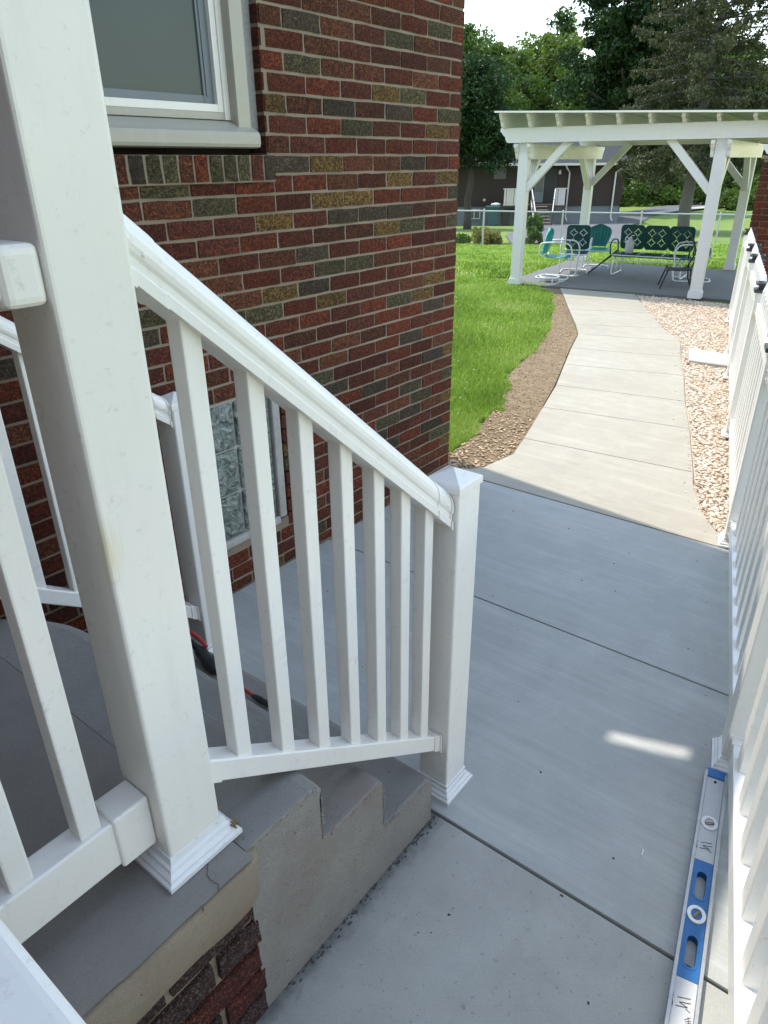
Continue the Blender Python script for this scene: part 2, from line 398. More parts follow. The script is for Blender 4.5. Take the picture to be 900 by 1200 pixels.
# slab under the pergola
PE1 = Vector((0.1145, -0.9934, 0)); PE2 = Vector((0.9934, 0.1145, 0)); PO = Vector((10.385, 5.50, 0))
def pg(s, d, z=0): return PO+PE1*s+PE2*d+Vector((0, 0, z))
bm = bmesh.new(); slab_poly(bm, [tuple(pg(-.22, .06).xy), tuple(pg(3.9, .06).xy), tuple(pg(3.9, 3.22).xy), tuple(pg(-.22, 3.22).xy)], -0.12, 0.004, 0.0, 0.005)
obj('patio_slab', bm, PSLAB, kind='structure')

# dirt strip and gravel bed
DIRT = toned('dirt_clods', [(0, (0.21, 0.14, 0.075)), (0.5, (0.29, 0.20, 0.11)), (1, (0.42, 0.30, 0.17))])
def dirt_mat():
    M = NM('dirt'); v = M.geo(); b = M.mix(M.ramp(M.noise(v, 9, 8, 0.75), [(0.35, 0), (0.68, 1)]), (0.20, 0.14, 0.08), (0.31, 0.225, 0.13))
    M.color(b); M.rough(0.95); M.bump(M.noise(v, 40, 8, 0.8), 0.9, 0.02); return M.m
dl = [(3.47, 2.45), (3.608, 2.35), (4.061, 2.40), (4.955, 2.68), (5.83, 3.06), (6.62, 3.22), (7.708, 3.60), (8.829, 4.10), (10.04, 4.72), (10.33, 5.1)]
dr = [(3.45, 2.0), (3.942, 1.95), (4.244, 2.03), (4.959, 2.32), (5.582, 2.51), (6.274, 2.755), (6.925, 2.985), (7.593, 3.20), (8.901, 3.92), (10.39, 4.74)]
strip('dirt_bed', dl, dr, dirt_mat(), -0.012, 40, 4, kind='structure')
GRAV = toned('river_gravel', [(0, (0.52, 0.37, 0.26)), (0.3, (0.66, 0.52, 0.39)), (0.65, (0.76, 0.65, 0.51)), (1, (0.85, 0.79, 0.69))])
gl = [(3.46, 0.55), (3.598, 0.625), (3.778, 0.752), (4.163, 0.916), (4.339, 0.969), (5.14, 1.233), (5.778, 1.461), (6.547, 1.707), (7.213, 1.941), (7.90, 2.16), (8.451, 2.528), (9.263, 2.967), (10.53, 3.627)]
gr = [(x, fy(x)-0.95) for x, _ in gl[:-1]]+[(10.78, 1.2)]
strip('gravel_bed', [(x, y+.06) for x, y in gl], gr, simple('gravel_base', (0.58, 0.46, 0.34), 0.9, 0.4, 60, bump=0.8), -0.03, 40, 4, kind='structure')
def ico(sub=1):
    bm = bmesh.new(); bmesh.ops.create_icosphere(bm, subdivisions=sub, radius=1); v = np.array([q.co[:] for q in bm.verts]); f = np.array([[q.index for q in p.verts] for p in bm.faces]); bm.free(); return v, f
IV, IF = ico(1)
def between(A, B, n, bias=1.0, xr=None):
    """random points between two polylines given as functions of x"""
    ax, ay = zip(*A); bx, by = zip(*B); x0 = max(min(ax), min(bx)); x1 = min(max(ax), max(bx))
    if xr: x0, x1 = xr
    x = x0+(x1-x0)*RNG.random(n)**bias; a = np.interp(x, ax, ay); b = np.interp(x, bx, by); t = RNG.random(n)
    return x, a+(b-a)*t
def pebbles(name, x, y, z, smin, smax, mat, flat=0.55, kind='stuff'):
    n = len(x); s = smin+(smax-smin)*RNG.random(n)**1.5; an = RNG.random(n)*6.28
    jit = 1+0.22*(RNG.random((n, len(IV), 3))-0.5); P = IV[None]*jit
    P = P*np.stack([s*(1+.5*RNG.random(n)), s*(.7+.3*RNG.random(n)), s*flat*(.7+.5*RNG.random(n))], 1)[:, None]
    tl = (RNG.random(n)-.5)*0.9; X = P[..., 0]*np.cos(tl)[:, None]+P[..., 2]*np.sin(tl)[:, None]; Z = -P[..., 0]*np.sin(tl)[:, None]+P[..., 2]*np.cos(tl)[:, None]
    X2 = X*np.cos(an)[:, None]-P[..., 1]*np.sin(an)[:, None]; Y2 = X*np.sin(an)[:, None]+P[..., 1]*np.cos(an)[:, None]
    Vt = np.stack([X2+x[:, None], Y2+y[:, None], Z+z[:, None]], 2).reshape(-1, 3)
    F = (IF[None]+(np.arange(n)*len(IV))[:, None, None]).reshape(-1, 3)
    return ngmesh(name, Vt, F, mat, tone=np.repeat(RNG.random(n), len(IV)), smooth=True, kind=kind)
gx, gy = between(gl, gr, 32000, 1.1)
keep = (gy < np.interp(gx, [p[0] for p in gl], [p[1] for p in gl])-0.012)
gx, gy = gx[keep], gy[keep]
o = pebbles('gravel', gx, gy, -0.018+0.016*RNG.random(len(gx)), 0.0070, 0.0145, GRAV)
tag(o, 'tan and cream river gravel filling the bed between walk and picket fence', 'gravel')
dx, dy = between(dl, dr, 5200, 1.6)
o = pebbles('dirt_clods', dx, dy, -0.012+0.004*RNG.random(len(dx)), 0.002, 0.008, DIRT, 0.7)
tag(o, 'loose brown soil crumbs along the left edge of the walk', 'soil')
# a few wood-chip coloured lumps where the dirt meets the house corner
dx, dy = between(dl, dr, 800, 1.8, (3.5, 4.7)); ok_ = dy > np.interp(dx, [3.447, 3.62, 3.942, 4.244, 4.96], [2.19, 2.06, 2.02, 2.10, 2.313])+.01; dx, dy = dx[ok_], dy[ok_]; CH = toned('wood_chips', [(0, (0.42, 0.28, 0.16)), (1, (0.66, 0.50, 0.33))])
tag(pebbles('wood_chips', dx, dy, -0.008+0.006*RNG.random(len(dx)), 0.004, 0.014, CH, 0.35), 'scattered tan chips on the soil by the house corner', 'wood chips')

# grass blades
def blades(name, x, y, h, wd, mat, **k):
    n = len(x); z = np.array([tz(a, b) for a, b in zip(x, y)])-0.034; an = RNG.random(n)*6.28
    lx, ly = np.cos(an), np.sin(an); b = RNG.random(n)*6.28; lean = h*(0.25+0.6*RNG.random(n)); bx, by = np.cos(b)*lean, np.sin(b)*lean
    p0 = np.stack([x-lx*wd, y-ly*wd, z], 1); p1 = np.stack([x+lx*wd, y+ly*wd, z], 1)
    m0 = np.stack([x-lx*wd*.7+bx*.35, y-ly*wd*.7+by*.35, z+h*.6], 1); m1 = np.stack([x+lx*wd*.7+bx*.35, y+ly*wd*.7+by*.35, z+h*.6], 1)
    t = np.stack([x+bx, y+by, z+h], 1); Vt = np.stack([p0, p1, m1, m0, t], 1).reshape(-1, 3)
    i = np.arange(n)*5; F = np.concatenate([np.stack([i, i+1, i+2], 1), np.stack([i, i+2, i+3], 1), np.stack([i+3, i+2, i+4], 1)])
    tone = np.repeat(np.clip(RNG.random(n)*0.7+0.3*np.array([noise.noise(Vector((a*1.1, c*1.1, 0)))*1.6+.5 for a, c in zip(x, y)]), 0, 1), 5)
    return ngmesh(name, Vt, F, mat, tone=tone, kind='stuff', **k)
GRASS = toned('grass_blades', [(0, (0.12, 0.21, 0.025)), (0.45, (0.265, 0.41, 0.045)), (0.8, (0.38, 0.53, 0.08)), (1, (0.52, 0.53, 0.22))], 0.6, trans=0.3)
n = 120000; X = 3.46+7.2*RNG.random(n)**1.35; dlx, dly = zip(*dl); lo = np.interp(X, dlx, dly)
wob = np.array([noise.noise(Vector((a*2.2, 3.1, 0)))*0.14+noise.noise(Vector((a*9, 7, 0)))*0.06 for a in X])
Yg = lo+wob+(0.35*X+0.2)*RNG.random(n)**1.2
ok = (Yg < 0.80*X+0.1)
X, Yg = X[ok], Yg[ok]; dd = X-3.4
o = blades('lawn_grass', X, Yg, (0.030+0.035*RNG.random(len(X))), 0.0022+0.0006*dd, GRASS)
tag(o, 'bright green clover-flecked lawn between brick wall and soil strip', 'grass')
n = 60000; uu = 0.6+11*RNG.random(n); D = 12.4+15*RNG.random(n)**1.3; px_, py_ = np.array([uD(a, b) for a, b in zip(uu, D)]).T
s_ = (px_-PO.x)*PE1.x+(py_-PO.y)*PE1.y; d_ = (px_-PO.x)*PE2.x+(py_-PO.y)*PE2.y
ok = ~((s_ > -.25) & (d_ < 3.25)); px_, py_, D = px_[ok], py_[ok], D[ok]
tag(blades('far_lawn_grass', px_, py_, 0.035+0.04*RNG.random(len(px_)), 0.010+0.0006*D, GRASS), 'mown lawn running from the pergola back to the chain-link fence', 'grass')
# clover flowers
n = 70; X = 3.7+5*RNG.random(n); Yc = np.interp(X, dlx, dly)+0.1+1.8*RNG.random(n)
tag(pebbles('clover_flowers', X, Yc, 0.025+0.01*RNG.random(n), 0.005, 0.008, simple('clover_white', (0.55, 0.58, 0.42), 0.8), 0.9), 'small white clover flowers dotted through the lawn', 'flowers')
# far grounds
ASPH = simple('asphalt', (0.115, 0.115, 0.12), 0.9, 0.25, 8, bump=0.4); CURB = simple('kerb_concrete', (0.40, 0.385, 0.35), 0.85, 0.15, 3)
def sc(pts, k): return [(x*k, y*k) for x, y in pts]
strip('driveway', [uD(4.6, 26.6), uD(5.6, 34), uD(8.3, 43), uD(17.6, 60)], [uD(8.6, 27), uD(10.6, 32), uD(14.8, 45), uD(22.5, 61)], ASPH, 0.03, kind='structure')
strip('road', sc([(47.3, 18.0), (58.6, 18.3), (70.8, 15.8), (90, 12.1)], 1.218), sc([(46.6, 16.0), (53.6, 16.1), (63.7, 14.1), (80, 10.8)], 1.218), ASPH, 0.035, kind='structure')
strip('kerb', sc([(46.1, 16.4), (53.0, 16.0), (63.0, 14.0), (79, 10.7)], 1.218), sc([(46.0, 15.6), (52.5, 14.9), (61.5, 13.0), (77, 9.9)], 1.218), CURB, 0.12, kind='structure')
strip('bare_ground', sc([(37.5, 19.5), (38.4, 15.7)], 1.22), sc([(34.0, 17.5), (34.8, 14.3)], 1.22), simple('bare_soil', (0.36, 0.26, 0.17), 0.95, 0.25, 2), 0.02, kind='structure')
# flat concrete splash block on the gravel
bm = bmesh.new(); slab_poly(bm, [(7.538, 1.974), (7.50, 1.45), (7.05, 1.35), (7.05, 1.824)], -0.02, 0.022, 0.0, 0.008)
tag(obj('stepping_slab', bm, CURB), 'flat pale concrete slab lying on the gravel beside the picket fence', 'paving slab')
#PART2
# ------------------------------------------------------------------ brick house on the left
WY = 2.195; CX = 3.437; C0 = 2.178; CH_ = 0.0686; ML = 0.0058
def proj(p):
    d = Vector(p)-Vector((0, 0, 1.735)); z = d.dot(FW)
    if z < 0.1: return None
    return 450+FPX*d.dot(RT)/z, 600-FPX*d.dot(UPV)/z, z
house = thing('brick_house', 'dark red brick house corner with sash window above glass-block window', 'house', (1.5, 3.5, 0))
BASE_Z = 0.0
WX0, WX1, WZ0, WZ1 = 0.86, 2.090, 1.766, 3.12          # sash window opening
GX0, GX1, GZ0, GZ1 = 1.44, 2.055, 0.238, 0.875         # glass block opening
bm = bmesh.new()
y0, y1 = WY+0.007, WY+0.30
box(bm, -2.5, WX0, y0, y1, -0.2, 3.95); box(bm, WX0+.0005, WX1-.0005, y0+.0004, y1, GZ1+.0, WZ0-.002); box(bm, WX0+.0005, WX1-.0005, y0+.0004, y1, WZ1, 3.949)
box(bm, WX1, CX-0.006, y0, y1, -0.2, 3.9505)
box(bm, WX0+.0005, GX0, y0+.0004, y1, -0.2, GZ1-.0005); box(bm, GX0+.0005, WX1-.0005, y0+.0008, y1, -0.2, GZ0)
box(bm, -2.49, CX-0.008, y1+.001, 9.0, 0.0, WZ0-.1); box(bm, -2.49, CX-0.009, y1+.35, 9.0, WZ0-.099, 3.948); box(bm, WX1+.02, CX-0.0095, y1+.0015, y1+.349, WZ0-.098, 3.947)
obj('wall', bm, MORTAR, house)
# brick tones noted from the photograph: (x px, y px, tone)
tones = []
def addt(ox, oy, lst):
    for a in lst.split():
        c, x, y = a.split(','); tones.append((ox+int(x)/6, oy+int(y)/6, c))
addt(290, 0, 'R,130,270 O,450,460 R,150,580 T,215,730 R,450,740 G,690,750 R,160,870 G,340,1150 T,575,1140')
addt(420, 0, 'O,590,200 O,320,290 R,510,320 R,130,520 T,215,660 O,410,680 R,120,770 G,325,780 O,660,810 T,580,910 R,240,900 O,60,900 G,400,1130 b,60,1150')
addt(290, 180, 'G,340,60 T,575,60 T,560,310 T,720,310 G,690,420 R,750,540 G,470,700 O,610,800 O,770,800 T,210,1010 G,480,960 O,120,1130')
addt(420, 180, 'T,310,160 T,640,150 T,50,300 G,310,380 R,60,510 T,230,510 O,390,490 O,680,450 T,550,870 O,60,750 O,300,1030 T,460,980 G,550,1050 G,680,260')
addt(420, 370, 'R,120,140 G,380,160 G,530,270 T,640,240 O,620,405 R,300,440 G,130,510 O,370,510 O,450,560 G,380,660 O,210,740 G,230,900 T,630,560 O,590,800 G,510,760')
def bmesh_brick(L, h, dp, seed):
    r = random.Random(seed); bm = bmesh.new(); nx = max(2, int(L/0.05)); nz = 2; j = 0.0016
    front = [[bm.verts.new((L*i/nx+(r.uniform(-j, j)), r.uniform(-0.0015, 0.0018)+(0.003 if (i in (0, nx) or k in (0, nz)) else 0), h*k/nz+r.uniform(-j, j))) for k in range(nz+1)] for i in range(nx+1)]
    for i in range(nx):
        for k in range(nz): bm.faces.new((front[i][k], front[i+1][k], front[i+1][k+1], front[i][k+1]))
    loop = [front[i][0] for i in range(nx+1)]+[front[nx][k] for k in range(1, nz+1)]+[front[i][nz] for i in range(nx-1, -1, -1)]+[front[0][k] for k in range(nz-1, 0, -1)]
    c = Vector((L/2, 0, h/2)); back = [bm.verts.new((v.co.x, dp, v.co.z)) for v in loop]; n = len(loop)
    for i in range(n): bm.faces.new((loop[i], back[i], back[(i+1) % n], loop[(i+1) % n]))
    bmesh.ops.recalc_face_normals(bm, faces=bm.faces)
    return bm
BRK = {}
def brick_mesh(L, h, seed, mat):
    k = (round(L, 3), round(h, 3), seed, mat.name)
    if k not in BRK:
        bm = bmesh_brick(L, h, 0.05, seed); me = bpy.data.meshes.new('brick'); bm.to_mesh(me); bm.free(); me.materials.append(mat); BRK[k] = me
    return BRK[k]
bricks = []   # (x0, z0, L, h, matrix rotation flag)
k = -12
while C0-CH_*k > 0.0:
    z1 = C0-CH_*k; z0 = z1-CH_; bz0, bz1 = max(z0+ML, 0.004), z1-ML
    if bz1-bz0 < 0.02 or z0 > 3.95: k += 1; continue
    first = 0.098 if k % 2 == 0 else 0.2045
    xs = [CX, CX-first]
    while xs[-1] > -2.5: xs.append(xs[-1]-0.2045+random.uniform(-.003, .003))
    for b, a in zip(xs, xs[1:]):
        x0, x1 = a+ML, b-ML
        if b == CX: x1 = CX
        segs = [(x0, x1)]
        for ox0, ox1, oz0, oz1 in ((WX0, WX1+.002, WZ0-.03, WZ1), (GX0, GX1, GZ0-.02, GZ1-.02), (WX0-.06, 2.118, 1.626, 1.77)):
            if (z0+z1)/2 > oz0 and (z0+z1)/2 < oz1:
                ns = []
                for p, q in segs:
                    if q <= ox0 or p >= ox1: ns.append((p, q))
                    else:
                        if p < ox0-.02: ns.append((p, ox0-.004))
                        if q > ox1+.02: ns.append((ox1+.004, q))
                segs = ns
        for p, q in segs:
            if q-p > 0.02: bricks.append((p, bz0, q-p, bz1-bz0, None))
    k += 1
x = 2.112                                             # soldier course under the sill and the thin cut course below it
while x > WX0-.06:
    bricks.append((x-0.053, 1.679, 0.053, 0.083, 'soldier')); x -= 0.0655
x = 2.11
while x > WX0-.06:
    bricks.append((x-0.195, 1.634, 0.195, 0.036, None)); x -= 0.2045
z = WZ0+0.0                                            # returns in the window reveal
obj('sill_mortar', boxm(WX0-.06, 2.1135, WY-.007, WY+.03, 1.672, 1.7635, .003), MORTAR, house)
vis = []
for b in bricks:
    c = proj((b[0]+b[2]/2, WY, b[1]+b[3]/2)); s = -1
    if c and -10 < c[0] < 560 and -10 < c[1] < 700:
        s = b[2]*b[3]/c[2]**2
        if c[0] < 110+0.1525*c[1] and c[0] > -4+0.2*c[1]: s *= 0.05       # behind the porch post
    vis.append(s)
order = sorted(range(len(bricks)), key=lambda i: -vis[i]); big = set(order[:296])
rest = {}
for i, b in enumerate(bricks):
    x0, z0, L, h, sp = b; c = proj((x0+L/2, WY, z0+h/2)); mat = None
    if c:
        for tx, ty, t in tones:
            if abs(tx-c[0]) < FPX*L/c[2]*0.36 and abs(ty-c[1]) < FPX*h/c[2]*0.46 and t in BR: mat = BR[t]; break
    if mat is None:
        r = random.random()
        mat = random.choices([B_RED[0], B_RED[1], B_RED[2], B_RED[3], B_GRAY, B_OLIVE, B_TAN, B_ORANGE], [32, 20, 16, 12, 3, 2, 2, 6] if c and c[0] > 280 and c[1] < 540 else [28, 20, 18, 12, 6, 5, 4, 5])[0]
        if sp: mat = random.choice([B_RED[0], B_RED[3], B_GRAY, B_OLIVE, B_ORANGE, B_OLIVE])
    me = brick_mesh(round(L, 2 if L < .19 else 2), h, i % 5, mat)
    dy = random.uniform(-0.0015, 0.0015)-(0.014 if sp else 0)
    if i in big:
        o = bpy.data.objects.new('brick', me); COL.objects.link(o); o.parent = house; o.matrix_parent_inverse = world(house).inverted(); o.location = (x0, WY+dy, z0)
        o.scale.x = L/round(L, 2)
    else:
        rest.setdefault(mat.name, []).append((x0, WY+dy, z0, me, L/round(L, 2)))
bm = bmesh.new(); mats = []
for mn, lst in rest.items():
    mats.append(bpy.data.materials[mn])
    for x0, yy, z0, me, sx in lst:
        n0 = len(bm.verts); nf = len(bm.faces); bm.from_mesh(me); bm.verts.ensure_lookup_table(); bm.faces.ensure_lookup_table()
        for v in bm.verts[n0:]: v.co = Vector((v.co.x*sx+x0, v.co.y+yy, v.co.z+z0))
        for f in bm.faces[nf:]: f.material_index = len(mats)-1
obj('outer_bricks', bm, mats, house, kind='stuff')
# brick ends in the right reveal of the window opening
bm = bmesh.new(); k = 0
for k in range(-12, 6):
    z1 = C0-CH_*k; z0 = z1-CH_
    if z0 > WZ0-.01 and z0 < WZ1: box(bm, WX1-.004, WX1+.01, WY+.006, WY+.10, z0+ML, z1-ML, 0.002, 1)
obj('reveal_bricks', bm, B_RED[1], house)
# sash window
win = obj('window', boxm(WX0+.01, WX1-.01, WY+.13, WY+.15, WZ0+.05, WZ1-.01), DARK, house)
def seal(o): return o
GLASSD = simple('dark_screen', (0.045, 0.066, 0.060), 0.3, 0.15, 5); SASH = simple('bluegrey_sash', (0.16, 0.185, 0.20), 0.4, 0.08, 9)
bm = bmesh.new(); box(bm, WX0+.12, 1.878, 2.286, 2.289, 1.953, WZ1-.08); obj('insect_screen', bm, GLASSD, win)
bm = bmesh.new(); box(bm, 1.878, 1.925, 2.279, 2.30, 1.925, WZ1-.02, .003); box(bm, WX0+.08, 1.8779, 2.2795, 2.30, 1.925, 1.9535, .003); box(bm, 1.889, 1.897, 2.275, 2.2785, 1.95, WZ1-.05, .001); obj('sash', bm, SASH, win)
bm = bmesh.new()   # white frame, two steps
box(bm, 1.923, 1.947, 2.262, 2.31, 1.902, WZ1-.02, .002); box(bm, WX0+.06, 1.9228, 2.262, 2.31, 1.902, 1.927, .002)
box(bm, 1.9475, 1.973, 2.256, 2.31, 1.878, WZ1-.01, .002)
obj('frame', bm, V, win)
bm = bmesh.new(); box(bm, WX0+.05, 1.9472, 2.258, 2.30, 1.878, 1.9015, .002); obj('lower_frame', bm, CREAM, win)
bm = bmesh.new()   # right casing: face and splayed return, as one bent sheet
for zz0, zz1 in ((1.846, WZ1),):
    pr = [(1.974, 2.27), (1.969, 2.222), (1.972, 2.215), (2.028, 2.213), (2.034, 2.218), (2.034, 2.25), (1.985, 2.275)]
    lo = [bm.verts.new((x, y, zz0)) for x, y in pr]; hi = [bm.verts.new((x, y, zz1)) for x, y in pr]
    for i in range(len(pr)): bm.faces.new((lo[i], lo[(i+1) % len(pr)], hi[(i+1) % len(pr)], hi[i]))
    bm.faces.new(lo[::-1]); bm.faces.new(hi)
bmesh.ops.recalc_face_normals(bm, faces=bm.faces); obj('casing', bm, CREAM, win)
bm = bmesh.new()   # sloping sill with rounded nose
pr = [(2.32, 1.877), (2.262, 1.876), (2.195, 1.846), (2.180, 1.838), (2.175, 1.826), (2.175, 1.800), (2.180, 1.790), (2.20, 1.786), (2.32, 1.786)]
A = [bm.verts.new((WX0+.01, y, z)) for y, z in pr]; Bv = [bm.verts.new((2.036, y, z)) for y, z in pr]
for i in range(len(pr)): bm.faces.new((A[i], A[(i+1) % len(pr)], Bv[(i+1) % len(pr)], Bv[i]))
bm.faces.new(A[::-1]); bm.faces.new(Bv); bmesh.ops.recalc_face_normals(bm, faces=bm.faces); obj('sill', bm, CREAM, win)
obj('sealant', boxm(2.0345, 2.0895, 2.238, 2.262, 1.80, WZ1, .002), simple('grey_sealant', (0.3, 0.3, 0.28), 0.8, 0.4, 80, bump=.6), win)
# glass block window
def glassblock():
    M = NM('glass_block'); v = M.geo(); wv = M.noise(v, 14, 2, 0.4, out=1)
    mx = M.n('VectorMath', operation='MULTIPLY_ADD'); M.l(wv, mx.inputs[0]); mx.inputs[1].default_value = (0.16,)*3; M.l(v, mx.inputs[2])
    vo = M.noise(mx.outputs[0], 26, 2, 0.5); c = M.ramp(vo, [(0.34, (0.085, 0.11, 0.095)), (0.48, (0.15, 0.18, 0.155)), (0.62, (0.24, 0.265, 0.235)), (0.74, (0.36, 0.37, 0.33))])
    M.color(c); M.rough(0.12); M.bump(vo, 0.9, 0.03); M.b.inputs['Coat Weight'].default_value = 0.5; return M.m
GB = glassblock(); GM = concrete('white_grout', (0.42, 0.41, 0.37), (0.52, 0.50, 0.45), stains=.35, pits=.8)
gbw = obj('glass_block_window', boxm(GX0+.004, GX1-.002, WY+.022, WY+.08, GZ0, GZ1), GM, house)
for i in range(3):
    for j in range(3):
        x1 = 1.992-.199*i; z0 = GZ0+.028+.201*j
        if x1-.185 > GX0-.1: obj('glass_block', boxm(max(x1-.189, GX0+.01), x1, WY+.008, WY+.06, z0, z0+.191, .012, 3), GB, gbw)
obj('mortar_frame', boxm(1.999, 2.043, WY-.004, WY+.021, GZ0+.012, GZ1-.003, .008), GM, gbw)
obj('mortar_sill', boxm(GX0+.004, 1.9985, WY-.008, WY+.021, GZ0-.012, GZ0+.024, .010), GM, gbw)
obj('unseen_sky_blocker', boxm(-3.2, -1.72, -4.5, 2.19, -.1, 3.94), simple('sky_blocker_red', (0.12, 0.05, 0.035), .9, .3, 14), house)  # invented block behind the viewer, added to cut sky light on post and balusters
# unseen roof plates with edges shaped to cast the house shadow on the pad
def sh(x, y, z):  # height z point whose shadow falls on ground point (x, y)
    k = z/tosun.z; return (x+tosun.x*k, y+tosun.y*k, z)
ZE = 3.9
bm = bmesh.new()
e1 = sh(3.36, 0.10, ZE); e2 = sh(3.665, 2.45, ZE)
sun_gap = [sh(1.835, .275, ZE), sh(1.905, .275, ZE), sh(1.905, .57, ZE), sh(1.835, .57, ZE)]  # made-up gap in the roof, added to drop a sun patch on the pad
def prism(bm, pts, z0, z1):
    lo = [bm.verts.new((p[0], p[1], z0)) for p in pts]; hi = [bm.verts.new((p[0], p[1], z1)) for p in pts]; n = len(pts)
    for i in range(n): bm.faces.new((lo[i], lo[(i+1) % n], hi[(i+1) % n], hi[i]))
    bm.faces.new(lo[::-1]); bm.faces.new(hi)
sx0, sx1, sy0, sy1 = sun_gap[0][0], sun_gap[1][0], sun_gap[0][1], sun_gap[2][1]
Sk = lambda p: p
edge = lambda y: e1[0]+(e2[0]-e1[0])*(y-e1[1])/(e2[1]-e1[1])
prism(bm, [(-3, e1[1]), (e1[0], e1[1]), (edge(sy0), sy0), (-3, sy0)], ZE, ZE+.14)
prism(bm, [(-3, sy0+.0002), (sx0+.082, sy0+.0002), (sx0-.018, sy1), (-3, sy1)], ZE, ZE+.02)
prism(bm, [(sx0+.136, sy0+.0002), (edge(sy0), sy0+.0002), (edge(sy1), sy1), (sx0+.034, sy1)], ZE, ZE+.02)
prism(bm, [(-3, sy1+.0002), (edge(sy1), sy1+.0002), (edge(9.2), 9.2), (-3, 9.2)], ZE, ZE+.14)
bmesh.ops.recalc_face_normals(bm, faces=bm.faces)
obj('roof', bm, simple('white_soffit', (0.55, 0.55, 0.52), 0.6), house)

# ------------------------------------------------------------------ porch and steps
porch = thing('porch', 'grey concrete porch slab with tan crumbling edge over red brick base', 'porch', (-0.5, 1.5, 0))
bm = bmesh.new(); prof = [(2.195-.006, .41), (.80, .41), (.80, .535), (.773, .537), (.766, .543), (.90, .545), (2.189, .545)]
PSX = 0.556
n = 44; R = []
for i in range(n+1):
    x = -1.7+(PSX+1.7)*i/n
    R.append([bm.verts.new((x, y+(random.uniform(-.0022, .0022) if y < .79 else 0), z+(random.uniform(-.001, .001) if y < .79 else 0))) for y, z in prof])
for a, b in zip(R, R[1:]):
    for i in range(len(prof)): bm.faces.new((a[i], a[(i+1) % len(prof)], b[(i+1) % len(prof)], b[i]))
bm.faces.new(R[0][::-1]); bm.faces.new(R[-1]); bmesh.ops.recalc_face_normals(bm, faces=bm.faces)
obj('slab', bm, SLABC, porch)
bm = bmesh.new()   # tan parged edge with a rounded end and ragged lower lip
n = 80; R = []
for i in range(n+1):
    x = -1.7+(0.586+1.7)*i/n; e = max(0, (x-0.545)/0.041); pull = 0.028*e*e
    low = 0.404+0.012*noise.noise(Vector((x*9, 0, 0)))+0.05*e**2+0.004*noise.noise(Vector((x*40, 3, 0)))
    up = 0.534-.012*e**2+0.0035*noise.noise(Vector((x*25, 8, 0))); wv = 0.003*noise.noise(Vector((x*14, 5, 2)))
    pr = [(.812, low+.004), (.776+pull+wv, low), (.764+pull+wv, low+.016), (.759+pull+wv, .47), (.760+pull+wv, up-.012), (.766+pull, up), (.812, up-.002)]
    R.append([bm.verts.new((x, y, z)) for y, z in pr])
for a, b in zip(R, R[1:]):
    for i in range(7): bm.faces.new((a[i], a[(i+1) % 7], b[(i+1) % 7], b[i]))
bm.faces.new(R[0][::-1]); bm.faces.new(R[-1]); bmesh.ops.recalc_face_normals(bm, faces=bm.faces)
obj('slab_edge', bm, PARGE, porch, smooth=True)
obj('wall', boxm(-1.69, .560, .806, 2.18, -.15, .409), MORTAR, porch)
# cracks in the slab corner
bm = bmesh.new()
for pts in ([(.50, .852), (.487, .836), (.492, .822), (.478, .806), (.474, .79), (.478, .775), (.470, .764)],):
    P = [Vector((x, y, .5458)) for x, y in pts]
    tube(bm, [p+Vector((random.uniform(-.0015, .0015), random.uniform(-.001, .001), -.0003)) for p in smoothpath(P, 4)], 0.0006, 5)
obj('crack', bm, simple('crack_dark', (0.05, 0.045, 0.04), 0.95), porch)
pcol = 'm' 
for k in range(6):
    z1 = 0.400-.0855*k; h = .066; z0 = z1-h
    if z0 < -.02: break
    x = 0.566+(.003 if k % 2 else -.003); first = True
    while x > -1.6:
        L = (.105 if (k % 2 and first) else .205); first = False
        if x < -0.9: break
        mat = random.choice(P_BR)
        o = bpy.data.objects.new('brick', brick_mesh(L, h, random.randrange(5), mat)); COL.objects.link(o); o.parent = porch; o.matrix_parent_inverse = world(porch).inverted()
        o.location = (x-L, .792+random.uniform(-.002, .002), max(z0, .003)); x -= L+.016
# steps
steps = thing('concrete_steps', 'three worn grey concrete steps going down beside the white stair railing', 'steps', (0.9, 1.4, 0))
side = [(.562, .535), (.745, .533), (.765, .528), (.776, .519), (.781, .507), (.778, .49), (.777, .353), (.90, .352), (.975, .350), (.992, .345), (1.001, .334), (.999, .31), (1.0, .175), (1.12, .174), (1.195, .173), (1.212, .168), (1.221, .157), (1.222, .14), (1.223, -.05), (.562, -.05)]
ys = [.797, .80, .806]+[.806+(2.01-.806)*(i/60) for i in range(1, 61)]
bm = bmesh.new(); R = []
for iy, y in enumerate(ys):
    r = []
    for i, (x, z) in enumerate(side):
        back = max(0, (y-1.70)/.31); dx = -.15*back**2 if x > .58 else 0
        nose = 1 if z > 0 and x > .7 else 0
        e = (.004 if iy == 0 else .0015 if iy == 1 else 0)
        jx = nose*(.002*noise.noise(Vector((i*3.1, y*16, 1)))+(random.uniform(-.0025, .0025) if iy < 2 else 0)); jz = nose*(.0015*noise.noise(Vector((i*2.3, y*13, 9)))+(random.uniform(-.002, .002) if iy < 2 else 0))
        r.append(bm.verts.new((x+dx+jx-e*nose, y, z+jz-(e if z > .1 and x > .57 else 0))))
    R.append(r)
n = len(side)
for a, b in zip(R, R[1:]):
    for i in range(n): bm.faces.new((a[i], a[(i+1) % n], b[(i+1) % n], b[i]))
for Rr in (R[0], R[-1]):                              # side faces split at the risers so that each piece is convex
    for grp in ((0, 1, 2, 3, 4, 5, 6, 19), (6, 7, 8, 9, 10, 11, 12, 19), (12, 13, 14, 15, 16, 17, 18, 19)): bm.faces.new([Rr[q] for q in grp])
